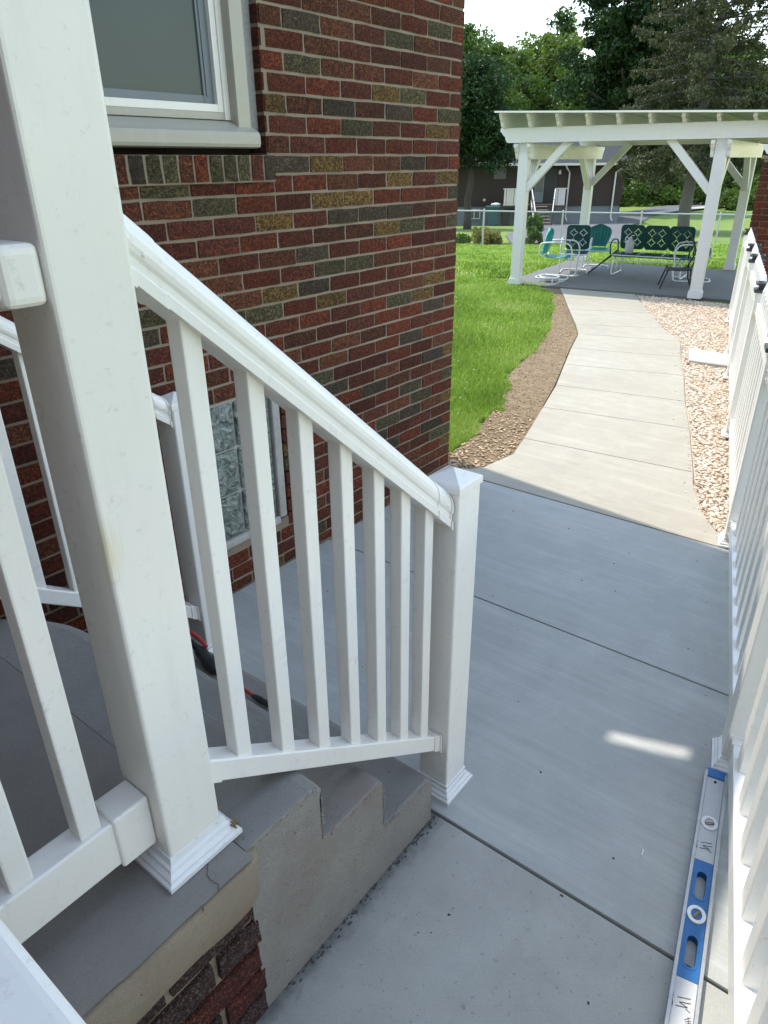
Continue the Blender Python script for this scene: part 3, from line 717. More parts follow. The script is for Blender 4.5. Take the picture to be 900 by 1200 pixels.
bmesh.ops.triangulate(bm, faces=[f for f in bm.faces if len(f.verts) > 4], ngon_method='EAR_CLIP'); bmesh.ops.recalc_face_normals(bm, faces=bm.faces)
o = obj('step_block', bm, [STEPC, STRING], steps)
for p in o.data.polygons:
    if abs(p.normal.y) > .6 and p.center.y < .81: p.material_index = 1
# exposed aggregate chips along the ragged side edges
bm = bmesh.new()
for (xa, za, xb, zb) in ((.60, .528, .77, .526), (.79, .35, .99, .344), (1.01, .172, 1.21, .168), (.778, .36, .779, .49), (1.0, .19, 1.0, .31)):
    for i in range(26):
        t = random.random(); s = random.uniform(.0015, .0045); c = Vector((xa+(xb-xa)*t+random.uniform(-.003, .003), .7965+random.uniform(-.0005, .002), za+(zb-za)*t+random.uniform(-.007, .001)))
        n0 = len(bm.verts); bmesh.ops.create_icosphere(bm, subdivisions=1, radius=s, matrix=Matrix.Translation(c))
obj('edge_chips', bm, STRING, steps, kind='stuff')
bm = bmesh.new()   # caulk line of dirt at the foot of the steps
for i in range(130):
    t = random.random()**.8; c = Vector((.60+.64*t, .795-random.random()**2*.02, .001)); bmesh.ops.create_icosphere(bm, subdivisions=1, radius=random.uniform(.001, .004), matrix=Matrix.Translation(c)@Matrix.Diagonal((1.6, 1, .5, 1)))
tag(obj('grit', bm, simple('dark_grit', (0.07, 0.065, 0.06), 0.95), kind='stuff'), 'dark grit collected along the foot of the step side', 'grit')

# ------------------------------------------------------------------ white vinyl posts and railings
def trim(bm, cx, cy, z, w, hgt=.05, t=.112):
    lv = [(w/2, 0), (w/2, .010), (w/2-.006, .014), (w/2-.006, .020), (w/2-.013, .027), (w/2-.015, .034), (w/2-.020, .037), (t/2+.003, hgt), (t/2-.004, hgt+.002)]
    R = [[bm.verts.new((cx+sx*a, cy+sy*a, z+b)) for sx, sy in ((-1, -1), (1, -1), (1, 1), (-1, 1))] for a, b in lv]
    for a, b in zip(R, R[1:]):
        for i in range(4): bm.faces.new((a[i], a[(i+1) % 4], b[(i+1) % 4], b[i]))
    bm.faces.new(R[-1]); bmesh.ops.recalc_face_normals(bm, faces=bm.faces)
def cap(bm, cx, cy, z, w, rot=0):
    lv = [(w/2, 0), (w/2+.002, .002), (w/2+.002, .018), (w/2-.002, .022), (.0015, .045)]
    n0 = len(bm.verts)
    R = [[bm.verts.new((sx*a, sy*a, b)) for sx, sy in ((-1, -1), (1, -1), (1, 1), (-1, 1))] for a, b in lv]
    for a, b in zip(R, R[1:]):
        for i in range(4): bm.faces.new((a[i], a[(i+1) % 4], b[(i+1) % 4], b[i]))
    bm.faces.new(R[-1]); bmesh.ops.recalc_face_normals(bm, faces=bm.faces)
    xf(bm, Matrix.Translation((cx, cy, z))@Matrix.Rotation(rot, 4, 'Z'), n0)
pp = thing('porch_post', 'thick off-white vinyl porch post with yellow smear and moulded base trim', 'post', (.495, .905, .545))
obj('shaft', boxm(.437, .553, .848, .966, .56, 2.96, .007, 3), V_old, pp)
bm = bmesh.new(); trim(bm, .497, .909, .546, .170, .052, .118); obj('base_trim', bm, V_trim, pp)
bm = bmesh.new()
for i in range(14):
    c = Vector((.497+.078+random.uniform(-.01, .004), .909-.083+random.uniform(0, .012), .546+.022+random.uniform(0, .015)))
    bmesh.ops.create_icosphere(bm, subdivisions=1, radius=random.uniform(.0012, .003), matrix=Matrix.Translation(c)@Matrix.Diagonal((1, 3, .4, 1)))
obj('chipped_wood', bm, simple('bare_wood', (0.25, 0.17, 0.10), .9), pp)
pr_ = thing('porch_roof', 'white porch roof beam and soffit carried by the thick post', 'roof', (-.4, 1.4, 2.96))
obj('beam', boxm(-1.8, .56, .845, .965, 2.962, 3.15, .005), V, pr_); obj('soffit', boxm(-1.8, .75, .70, 2.19, 3.152, 3.20), V, pr_)

RAILP = [(-0.035, 0), (0.035, 0), (0.035, 0.014), (0.0305, 0.0175), (0.0305, 0.026), (0.0335, 0.031), (0.0345, 0.038), (0.033, 0.047), (0.028, 0.056), (0.019, 0.064), (0.009, 0.068), (0, 0.069), (-0.009, 0.068), (-0.019, 0.064), (-0.028, 0.056), (-0.033, 0.047), (-0.0345, 0.038), (-0.0335, 0.031), (-0.0305, 0.026), (-0.0305, 0.0175), (-0.035, 0.014)]
BOTP = [(-.0255, .003), (-.0225, 0), (.0225, 0), (.0255, .003), (.0255, .044), (.0225, .047), (-.0225, .047), (-.0255, .044)]
def scaled(p, k, dv=0): return [(u*k, (v-.04)*k+.04+dv) for u, v in p]
# near stair railing
def stair_railing(name, label, A, B, zt0, st, zb0, sb, bx, mat, bw=.035, group=None, y_of=None):
    r = thing(name, label, 'railing', (A[0], A[1], zb0-.1), group)
    yo = lambda x: A[1]+(B[1]-A[1])*(x-A[0])/(B[0]-A[0])
    P = lambda x, z0, s: (x, yo(x), z0+s*(x-A[0]))
    bm = bmesh.new(); extr(bm, RAILP, P(A[0]+.002, zt0, st), P(B[0]-.002, zt0, st), 1); obj('top_rail', bm, mat, r, smooth=False)
    for x0, x1 in ((A[0]+.001, A[0]+.052), (B[0]-.055, B[0]-.001)):
        bm = bmesh.new(); extr(bm, scaled(RAILP, 1.06), P(x0, zt0, st), P(x1, zt0, st), 1)
        xe = x0 if x0 < (A[0]+B[0])/2 else x1; sgn = 1 if xe == x0 else -1
        extr(bm, scaled(RAILP, 1.16), P(xe, zt0, st), P(xe+sgn*.006, zt0, st), 1)
        for dy in (-.035,): 
            c = Vector(P(xe+sgn*.022, zt0+.045, st)); c.y += dy-.002; bmesh.ops.create_icosphere(bm, subdivisions=1, radius=.003, matrix=Matrix.Translation(c))
        obj('bracket', bm, mat, r)
    bm = bmesh.new(); extr(bm, BOTP, P(A[0]+.002, zb0, sb), P(B[0]-.002, zb0, sb), 1); obj('bottom_rail', bm, mat, r)
    for x0, x1 in ((A[0]+.001, A[0]+.028), (B[0]-.030, B[0]-.001)):
        bm = bmesh.new(); extr(bm, scaled(BOTP, 1.10, .00165), P(x0, zb0, sb), P(x1, zb0, sb), 1)
        xe = x0 if x0 < (A[0]+B[0])/2 else x1; sgn = 1 if xe == x0 else -1
        if sgn < 0: extr(bm, scaled(BOTP, 1.25, .0041), P(xe, zb0, sb), P(xe+sgn*.006, zb0, sb), 1)
        obj('bracket', bm, mat, r)
    for x in bx:
        bm = bmesh.new(); y = yo(x); zb = zb0+sb*(x-A[0])+.047*math.hypot(1, sb); h = bw/2
        vs = box(bm, x-h, x+h, y-h, y+h, 0, 1, .0035, 2)
        for v in bm.verts:
            xx = v.co.x
            v.co.z = (zb0+sb*(xx-A[0])+.045*math.hypot(1, sb)) if v.co.z < .5 else (zt0+st*(xx-A[0])+.012)
        obj('baluster', bm, mat, r)
    return r
bxs = [.647, .758, .863, .965, .1061*10-.0, 1.151, 1.240]
stair_railing('stair_railing', 'near white stair railing sloping down between thick porch post and capped newel', (.553, .893), (1.308, .853), 1.603, -.893, .6765, -.655, bxs, V)
def newel(name, label, cx, cy, z0, z1):
    t = thing(name, label, 'newel post', (cx, cy, z0))
    obj('shaft', boxm(cx-.05, cx+.05, cy-.05, cy+.05, z0+.01, z1, .006, 3), V, t)
    bm = bmesh.new(); cap(bm, cx, cy, z1-.004, .103); obj('cap', bm, V, t)
    bm = bmesh.new(); trim(bm, cx, cy, z0+.001, .142, .05, .1); obj('base_trim', bm, V_trim, t); return t
newel('newel_post', 'white newel post with pyramid cap at the foot of the near stair railing', 1.358, .852, 0, 1.022)
newel('newel_post', 'white newel post near the brick wall at the far side of the steps', 1.358, 1.962, 0, 1.015)
stair_railing('stair_railing', 'far white stair railing close to the brick wall, seen through the near balusters', (.50, 1.960), (1.308, 1.960), 1.565, -.75, .712, -.665, [.545, .66, .775, .89, 1.005, 1.12, 1.235], V)
obj_ = thing('porch_post', 'plain white post by the wall at the top of the far stair railing', 'post', (.44, 1.96, .545))
obj('shaft', boxm(.385, .498, 1.905, 2.015, .546, 1.75, .006, 3), V, obj_)
bm = bmesh.new(); cap(bm, .4415, 1.96, 1.745, .116); obj('cap', bm, V, obj_)
# porch railing running back from the thick post
r = thing('porch_railing', 'level white vinyl porch railing joining the left side of thick post', 'railing', (-.2, .91, .6))
obj('top_rail', boxm(-1.35, .40, .860, .950, 1.592, 1.650, .012, 3), V_rail, r); obj('bracket', boxm(.383, .436, .852, .960, 1.584, 1.656, .012, 3), V_rail, r)
obj('bottom_rail', boxm(-1.35, .372, .886, .940, .626, .728, .006, 3), V_rail, r); obj('bracket', boxm(.366, .436, .880, .948, .619, .737, .007, 3), V_rail, r)
for i in range(12):
    x = .334-.1185*i; obj('baluster', boxm(x-.019, x+.019, .895, .933, .727, 1.593, .004, 2), V_rail, r)

# ------------------------------------------------------------------ picket fence along the walk
FD = Vector((1, .2554, 0)).normalized(); FN = Vector((-FD.y, FD.x, 0)); FANG = math.atan(.2554)
def fp(x, off, z): # point on the fence line at world x, offset off towards the walk
    return Vector((x, fy(x), z))+FN*off
def fbox(bm, x, off0, off1, hw, z0, z1, bev=0.003):
    n0 = len(bm.verts); box(bm, -hw, hw, off0, off1, z0, z1, bev, 2); xf(bm, Matrix.Translation((x, fy(x), 0))@Matrix.Rotation(FANG, 4, 'Z'), n0)
fence = thing('picket_fence', 'long white vinyl picket fence with solar-lit posts along the right of walk', 'fence', (4, fy(4), 0))
PX = [.42, 1.985, 3.505, 5.15, 6.70, 7.55, 9.25]
SOLAR = simple('solar_panel', (0.035, 0.045, 0.06), 0.15, 0.3, 60); CAPD = simple('dark_cap_plastic', (0.035, 0.037, 0.04), 0.4, 0.2)
for x in PX:
    bm = bmesh.new(); fbox(bm, x, -.118, -.022, .048, .0, 0.985, .005); p = obj('post', bm, V, fence)
    bm = bmesh.new(); trim(bm, 0, 0, .001, .140, .045, .096); xf(bm, Matrix.Translation(fp(x, -.07, 0))@Matrix.Rotation(FANG, 4, 'Z')); obj('base_trim', bm, V_trim, p)
    bm = bmesh.new(); fbox(bm, x, -.132, -.008, .062, .975, .995, .003); fbox(bm, x, -.108, -.032, .038, .995, 1.022, .003); fbox(bm, x, -.128, -.012, .058, 1.022, 1.034, .003); obj('solar_cap', bm, CAPD, p)
    bm = bmesh.new()
    for i in (-1, 1):
        for j in (-1, 1): 
            n0 = len(bm.verts); box(bm, i*.024-.02, i*.024+.02, j*.024-.02, j*.024+.02, 1.034, 1.037); xf(bm, Matrix.Translation(fp(x, -.07, 0))@Matrix.Rotation(FANG, 4, 'Z'), n0)
    obj('solar_cell', bm, SOLAR, p)
for a, b in zip(PX, PX[1:]):
    xa, xb = a+.048*FD.x, b-.048*FD.x
    for z0, z1, nm in ((.062, .130, 'bottom_rail'), (.845, .912, 'top_rail')):
        bm = bmesh.new(); P0 = fp(xa, -.07, (z0+z1)/2); P1 = fp(xb, -.07, (z0+z1)/2); beam(bm, P0, P1, .062, z1-z0, bev=.004); obj(nm, bm, V, fence)
        for xe, s in ((xa, 1), (xb, -1)):
            bm = bmesh.new(); P0 = fp(xe, -.07, (z0+z1)/2); beam(bm, P0, P0+FD*s*.007, .086, z1-z0+.03, bev=.002)
            beam(bm, P0, P0+FD*s*.03, .070, z1-z0+.008, bev=.003)
            c = P0+FN*.037+FD*s*.012; 
            for dz in (-.02, .02): bmesh.ops.create_icosphere(bm, subdivisions=1, radius=.0035, matrix=Matrix.Translation(c+Vector((0, 0, dz))))
            obj('bracket', bm, V, fence)
    nn = round((b-a)*1.032/.1585)-1; 
    for i in range(1, nn+1):
        x = a+(b-a)*i/(nn+1); bm = bmesh.new(); hw = .031
        n0 = len(bm.verts); box(bm, -hw, hw, -.088, -.052, .028, 1.0, .003, 1)
        tip = [v for v in bm.verts if v.co.z > .9]
        for v in tip: v.co.z = 1.0
        xf(bm, Matrix.Identity(4))
        t1 = [bm.verts.new(q) for q in ((-hw, -.087, 1.0), (hw, -.087, 1.0), (hw, -.053, 1.0), (-hw, -.053, 1.0), (-.006, -.072, 1.062), (.006, -.072, 1.062), (.006, -.068, 1.062), (-.006, -.068, 1.062))]
        for q in ((0, 1, 5, 4), (1, 2, 6, 5), (2, 3, 7, 6), (3, 0, 4, 7), (4, 5, 6, 7)): bm.faces.new([t1[k] for k in q])
        xf(bm, Matrix.Translation((x, fy(x), 0))@Matrix.Rotation(FANG, 4, 'Z')); obj('picket', bm, V, fence)
# gate of the same kind closing the end of the pad, just under the viewer
gate = thing('low_gate', 'white vinyl gate rail crossing the bottom left corner in front of porch', 'gate', (.06, .2, 0))
obj('top_rail', boxm(-.02, .108, -.26, .752, 1.055, 1.10, .016, 4), V, gate); obj('bottom_rail', boxm(.02, .07, -.26, .752, .07, .13, .004), V, gate)
for i in range(8): obj('picket', boxm(.028, .062, -.20+.125*i, -.14+.125*i, .13, 1.056, .003), V, gate)

# ------------------------------------------------------------------ spirit level on the pad
lv = thing('spirit_level', 'long grey and blue box spirit level lying along the foot of picket fence', 'spirit level', (1.37, .09, 0))
L0 = Vector((1.902, .180, 0)); LD = Vector((-1, -.1745, 0)).normalized(); LN = Vector((LD.y, -LD.x, 0))
LM = Matrix((LD, LN, Vector((0, 0, 1)))).transposed().to_4x4(); LM.translation = L0
def lobj(name, bm, mat, par=lv, **k): xf(bm, LM); bmesh.ops.recalc_face_normals(bm, faces=bm.faces); return obj(name, bm, mat, par, **k)
def stad(t0, t1, hw, n=8):
    c0, c1 = t0+hw, t1-hw; return [(c1+hw*math.sin(a), hw*math.cos(a)) for a in [math.pi*i/n for i in range(n+1)]]+[(c0-hw*math.sin(a), -hw*math.cos(a)) for a in [math.pi*i/n for i in range(n+1)]]
LEN = 1.07; HW = .0300
ALU = simple('scuffed_aluminium', (0.42, 0.43, 0.43), 0.38, 0.25, 40, metal=.6, bump=.15); LGR = vinyl('worn_grey_paint', (0.50, 0.505, 0.51), .9); BLU = simple('blue_enamel', (0.018, 0.135, 0.36), 0.35, 0.2, 30, bump=.1); BLD = simple('dark_blue_plastic', (0.01, 0.07, 0.22), .4)
for s in (-1, 1):
    bm = bmesh.new(); box(bm, .012, LEN-.012, s*(HW-.0012)-.0045, s*(HW-.0012)+.0045, .001, .0265, .001, 1); lobj('edge_rail', bm, ALU)
def web(t0, t1, holes, mat, z=.017, slant=0):
    bm = bmesh.new(); plate(bm, [(t0-slant, -.0237), (t1-slant, -.0237), (t1+slant, .0237), (t0+slant, .0237)], holes, .004); xf(bm, Matrix.Translation((0, 0, z))); return lobj('web', bm, mat)
web(.0365, .36, [stad(.04+.005, .057, .004)], LGR); web(.361, .711, [stad(.398, .484, .0125), stad(.595, .680, .0125)], BLU, .0175); web(.712, LEN-.03, [], LGR)
for t0, t1 in ((.398, .484), (.595, .680)):   # moulded grip rims round both hand holes
    o_ = stad(t0-.006, t1+.006, .0175); i_ = stad(t0, t1, .0123); bm = bmesh.new(); plate(bm, o_, [i_], .006); xf(bm, Matrix.Translation((0, 0, .0165))); lobj('grip_rim', bm, BLU)
    bm = bmesh.new(); plate(bm, stad(t0-.001, t1+.001, .0135), [i_], .015); xf(bm, Matrix.Translation((0, 0, .002))); lobj('grip_wall', bm, BLD)
bm = bmesh.new(); box(bm, 0, .036, -HW+.001, HW-.001, .0015, .0255, .003); lobj('end_cap', bm, BLU)
bm = bmesh.new(); box(bm, LEN-.03, LEN, -HW+.001, HW-.001, .0015, .0255, .003); lobj('end_cap', bm, BLU)
VW = simple('white_vial_ring', (0.75, 0.75, 0.74), .4); VY = simple('amber_vial', (0.16, 0.12, 0.03), .1, .3, 60); VB = simple('brown_vial', (0.13, 0.07, 0.03), .15, .3, 60)
for t, ang, vm in ((.222, 1.2, VB), (.533, .55, VY), (LEN-.2, 0, VB)):
    el = lambda a, b, n=22: [(t+a*math.cos(2*math.pi*i/n), b*math.sin(2*math.pi*i/n)) for i in range(n)]
    bm = bmesh.new(); plate(bm, el(.0255, .0225), [el(.017, .0135)], .007); xf(bm, Matrix.Translation((0, 0, .0178))); vr = lobj('vial_ring', bm, VW)
    bm = bmesh.new(); plate(bm, el(.0168, .0133), [], .003); xf(bm, Matrix.Translation((0, 0, .014))); lobj('vial_seat', bm, DARK, vr)
    bm = bmesh.new(); dv = Vector((math.cos(ang), math.sin(ang), 0))*.0135; c = Vector((t, 0, .0195)); tube(bm, [c-dv*.98, c-dv*.8, c+dv*.8, c+dv*.98], [.002, .0052, .0052, .002], 8); lobj('vial', bm, vm, vr)
bm = bmesh.new(); plate(bm, [(.245, -.0235), (.258, -.0235), (.258, .0235), (.245, .0235)], [], .0006); xf(bm, Matrix.Translation((0, 0, .0212)))
# hand-drawn letters in black marker
def strokes(t, sc_, ss):
    bm = bmesh.new()
    for s in ss:
        P = [Vector((t+a*sc_, b*sc_, 0.0216)) for a, b in s]
        for p0, p1 in zip(P, P[1:]): beam(bm, p0, p1, .0018, .0005)
    return bm
for t in (.29, .752):
    ss = [[(.0, .9), (.35, .95), (.95, -.35+1.2)], [(.05, .55), (-.25, -.5)], [(.15, -.55), (.42, .35), (.62, -.35), (.86, .6)], [(.95, -.6), (.78, -.2)]]
    lobj('marker_writing', strokes(t+.008, .026, ss), simple('black_marker', (0.03, 0.03, 0.035), .6))
bm = strokes(.795, .02, [[(0, -.9), (.5, -.3)], [(.3, -1), (.7, -.4)], [(.55, -1), (.9, -.5)], [(0, -.6), (.8, -.8)]]); lobj('marker_writing', bm, simple('grey_marker', (0.15, 0.15, 0.15), .6))
#PART3
# ------------------------------------------------------------------ pergola
perg = thing('pergola', 'white painted timber pergola with braced posts standing over the patio slab', 'pergola', tuple(PO))
def pbeam(name, p0, p1, w, h, mat=PAINT, par=perg, bev=.006):
    bm = bmesh.new(); beam(bm, p0, p1, w, h, bev=bev); return obj(name, bm, mat, par)
S1, D1 = 2.67, 3.3
for s in (0, S1):
    for d in (0, D1):
        c = pg(s, d); bm = bmesh.new(); beam(bm, c+Vector((0, 0, .0)), c+Vector((0, 0, 2.17 if d == 0 else 2.0)), .145, .145, up=PE2, bev=.006); p = obj('post', bm, PAINT, perg)
        bm = bmesh.new(); beam(bm, c+Vector((0, 0, .001)), c+Vector((0, 0, .095)), .178, .178, up=PE2, bev=.012); beam(bm, c+Vector((0, 0, .095)), c+Vector((0, 0, .115)), .160, .160, up=PE2, bev=.008); obj('post_foot', bm, PAINT, p)
def scrollbeam(name, p0, p1, w, h, par=perg, notch=.11, ends=(1, 1)):
    """beam whose ends are cut in a stepped ogee"""
    p0 = Vector(p0); p1 = Vector(p1); d = (p1-p0); L = d.length; d.normalize(); sd_ = d.cross(Vector((0, 0, 1)))
    def prof(sg):
        return [(0, h/2), (0, h/2-.045), (.018, h/2-.055), (.03, h*.12), (.05, -.0), (.075, -.02), (.085, -h*.28), (.10, -h/2+.015), (.125, -h/2)]
    a = prof(1); pts = [(x if ends[0] else 0, z) for x, z in a]+[(L-(x if ends[1] else 0), z) for x, z in a[::-1]]
    bm = bmesh.new(); A = [bm.verts.new(p0+d*x+Vector((0, 0, z))+sd_*w/2) for x, z in pts]; B = [bm.verts.new(p0+d*x+Vector((0, 0, z))-sd_*w/2) for x, z in pts]; n = len(pts)
    for i in range(n): bm.faces.new((A[i], A[(i+1) % n], B[(i+1) % n], B[i]))
    f = [bm.faces.new(A[::-1]), bm.faces.new(B)]; bmesh.ops.triangulate(bm, faces=f, ngon_method='EAR_CLIP'); bmesh.ops.recalc_face_normals(bm, faces=bm.faces)
    return obj(name, bm, PAINT, par)
scrollbeam('front_beam', pg(-.36, -.095, 2.075), pg(4.2, -.095, 2.075), .045, .19, ends=(1, 0))
scrollbeam('rear_beam', pg(-.36, D1+.095, 2.075), pg(4.2, D1+.095, 2.075), .045, .19, ends=(1, 0))
for s in (-.098, .098, S1-.098, S1+.098):
    scrollbeam('side_beam', pg(s, -.16, 1.865), pg(s, D1+.35, 1.865), .045, .20)
for s in (0, S1):                                      # knee braces, cut from square timber
    for d in (0, D1):
        for sg in (-1, 1):
            if sg == -1 and s == 0: continue
            if sg == 1 and s == S1: continue
            pbeam('brace', pg(s+.05*sg, d-.0, 1.36), pg(s+.66*sg, d-.0, 2.0), .09, .10)
        t = 1 if d == 0 else -1
        pbeam('brace', pg(s, d+.05*t, 1.30), pg(s, d+.60*t, 1.84), .09, .10)
for i in range(11): 
    s = -.30+.415*i; tp = 2.365-.033*(s+.4); h_ = tp-2.17
    scrollbeam('rafter', pg(s, -.30, tp-h_/2), pg(s, D1+.40, tp-h_/2), .042, h_)
PANEL = simple('weathered_roof_panel', (0.42, 0.45, 0.42), .5, .12, 6)
for i in range(4):
    d0 = -.34+i*1.03; bm = bmesh.new(); c0, c1 = pg(-.36, d0), pg(4.3, d0); e0, e1_ = pg(-.36, d0+1.026), pg(4.3, d0+1.026)
    prism(bm, [c0, e0, e1_, c1], .001+.003*(i % 2), .013+.003*(i % 2)); 
    for v in bm.verts: v.co.z += 2.365-.033*((v.co-PO).dot(PE1)+.4)
    bmesh.ops.recalc_face_normals(bm, faces=bm.faces); obj('roof_panel', bm, PANEL, perg)
pbeam('fascia', pg(-.37, -.353, 2.370), pg(4.31, -.353, 2.216), .018, .022, mat=V, bev=.002)
# ------------------------------------------------------------------ garden seats
TEALD = simple('dark_green_enamel', (0.012, 0.062, 0.058), .3, .25, 12); TEAL = simple('turquoise_enamel', (0.04, 0.30, 0.28), .3, .15, 10); TUBE = simple('white_tube_paint', (0.66, 0.68, 0.66), .35, .1, 12); BLK = simple('black_mesh_fabric', (0.02, 0.02, 0.022), .7, .3, 90); TEALM = simple('mid_teal_enamel', (0.02, 0.17, 0.18), .3, .2, 10)
def rrect(w, h, r, n=5):
    out = []
    for cx, cy, a0 in ((w/2-r, h/2-r, 0), (-w/2+r, h/2-r, 90), (-w/2+r, -h/2+r, 180), (w/2-r, -h/2+r, 270)):
        for i in range(n+1): a = rad(a0+90*i/n); out.append((cx+r*math.cos(a), cy+r*math.sin(a)))
    return out
def lattice(w, h):
    """four pierced four-pointed stars, each made of four curved slots"""
    H = []
    for cx in (-w*.21, w*.21):
        for cy in (-h*.20, h*.20):
            R = w*.205
            for q in range(4):
                a0 = rad(90*q); A = []; B = []
                for i in range(6):
                    t = .09+.82*i/5; p0 = Vector((R, 0)); p1 = Vector((0, R)); mid = Vector((R*.20, R*.20))
                    P = p0*(1-t)**2+mid*2*t*(1-t)+p1*t*t
                    for lst, k in ((A, 1.07), (B, .86)):
                        X = P*k; lst.append((cx+X.x*math.cos(a0)-X.y*math.sin(a0), cy+X.x*math.sin(a0)+X.y*math.cos(a0)))
                H.append(A+B[::-1])
    return H
def frame(x, y, z, az, tilt=0):
    """x axis = width, y axis = up the panel, z axis = facing; az = heading the panel faces"""
    return Matrix.Translation((x, y, z))@Matrix.Rotation(az+math.pi/2, 4, 'Z')@Matrix.Rotation(math.pi/2-tilt, 4, 'X')
def panel(name, par, w, h, M, mat, pierced=True):
    bm = bmesh.new(); plate(bm, rrect(w, h, w*.14), lattice(w, h) if pierced else [], .006); xf(bm, M); o = obj(name, bm, mat, par)
    bm = bmesh.new(); tube(bm, [M@Vector((x, y, .003)) for x, y in rrect(w-.004, h-.004, w*.14)]+[M@Vector((*rrect(w-.004, h-.004, w*.14)[0], .003))], .008, 6); obj('rim', bm, mat, o)
    return o
def shell(name, par, w, h, M, mat, shape=lambda u, v: 0, nu=14, nv=8, seams=0):
    bm = bmesh.new(); G = []
    for j in range(nv+1):
        v = -1+2*j/nv; hw = w/2*shape(v); G.append([bm.verts.new(M@Vector((hw*(-1+2*i/nu), v*h/2, .05*((-1+2*i/nu)**2)+(.008*math.cos(math.pi*i) if seams and 0 < i < nu else 0)))) for i in range(nu+1)])
    for a, b in zip(G, G[1:]):
        for i in range(nu): bm.faces.new((a[i], a[i+1], b[i+1], b[i]))
    bmesh.ops.recalc_face_normals(bm, faces=bm.faces); r = bmesh.ops.extrude_face_region(bm, geom=bm.faces[:]); dv = (M.to_3x3()@Vector((0, 0, -.006)))
    bmesh.ops.translate(bm, vec=dv, verts=[e for e in r['geom'] if isinstance(e, bmesh.types.BMVert)]); bmesh.ops.recalc_face_normals(bm, faces=bm.faces)
    return obj(name, bm, mat, par, smooth=not seams)
def seatpan(name, par, L, w, M, mat):   # pressed seat: dips in the middle, rolls down in front; L along local x (forward)
    bm = bmesh.new(); nu, nv = 12, 6; G = []
    for i in range(nu+1):
        t = i/nu; z = -.018*math.sin(t*math.pi)-(.035*((t-.8)/.2)**2 if t > .8 else 0); G.append([bm.verts.new(M@Vector((-L/2+L*t, w*(-.5+j/nv), z-.006*math.sin(math.pi*j/nv)))) for j in range(nv+1)])
    for a, b in zip(G, G[1:]):
        for j in range(nv): bm.faces.new((a[j], a[j+1], b[j+1], b[j]))
    r = bmesh.ops.extrude_face_region(bm, geom=bm.faces[:]); bmesh.ops.translate(bm, vec=(0, 0, -.008), verts=[e for e in r['geom'] if isinstance(e, bmesh.types.BMVert)]); bmesh.ops.recalc_face_normals(bm, faces=bm.faces)
    return obj(name, bm, mat, par, smooth=True)
def lawnchair(label, x, y, az, back, bm_mat, seat_mat, tube_mat, sc_=.82):
    t = thing('lawn_chair', label, 'chair', (x, y, .004)); M = Matrix.Translation((x, y, .004))@Matrix.Rotation(az, 4, 'Z')@Matrix.Scale(sc_, 4)
    seatpan('seat', t, .46, .48, M@Matrix.Translation((.02, 0, .40)), seat_mat)
    MB = M@Matrix.Translation((-.235, 0, .64))@Matrix.Rotation(math.pi/2, 4, 'Z')@Matrix.Rotation(math.pi/2-rad(-12), 4, 'X')
    if back == 'square': panel('backrest', t, .45, .47, MB, bm_mat)
    else: shell('backrest', t, .48, .46, MB, bm_mat, lambda v: (.62+.38*math.sin(max(0, min(1, (v+1)/1.5))*math.pi*.5))*(1 if v < .4 else math.sqrt(max(.04, 1-((v-.4)/.62)**2))), seams=1)
    for s in (-1, 1):   # C-spring tube: back -> arm -> loop down in front -> runner on the floor
        P = [(-.27, .25*s, .44), (-.265, .27*s, .58), (-.18, .275*s, .635), (.10, .275*s, .645), (.27, .275*s, .62), (.335, .275*s, .50), (.325, .27*s, .30), (.315, .27*s, .10), (.27, .265*s, .018), (.05, .26*s, .014), (-.26, .25*s, .014)]
        bm = bmesh.new(); tube(bm, [M@Vector(p) for p in smoothpath(P, 5)], .0135*sc_, 8); obj('arm_tube', bm, tube_mat, t, smooth=True)
    bm = bmesh.new(); tube(bm, [M@Vector(p) for p in smoothpath([(-.26, .25, .014), (-.33, .15, .014), (-.34, 0, .014), (-.33, -.15, .014), (-.26, -.25, .014)], 4)], .0135*sc_, 8)
    tube(bm, [M@Vector(p) for p in ((.30, .27, .37), (.25, .2, .365), (.25, -.2, .365), (.30, -.27, .37))], .011*sc_, 8); tube(bm, [M@Vector(p) for p in ((-.27, .25, .44), (-.22, .2, .39), (-.22, -.2, .39), (-.27, -.25, .44))], .011*sc_, 8); obj('frame_tube', bm, tube_mat, t, smooth=True)
    return t
lawnchair('turquoise lawn chair with white looped arms, nearest the left pergola post', 11.33, 5.28, rad(-80), 'shell', TEAL, TEAL, TUBE, .88)
lawnchair('dark green square-backed lawn chair left of the long glider bench', 12.10, 5.30, rad(200), 'square', TEALD, TEALD, TUBE, .86)
lawnchair('blue-green shell-backed lawn chair partly behind the dark square-backed one', 12.85, 5.22, rad(200), 'shell', TEALM, TEAL, TUBE, .84)
lawnchair('dark green lawn chair right of bench, behind right-hand pergola post', 12.30, 3.40, rad(108), 'square', TEALD, TEALM, TUBE, .86)
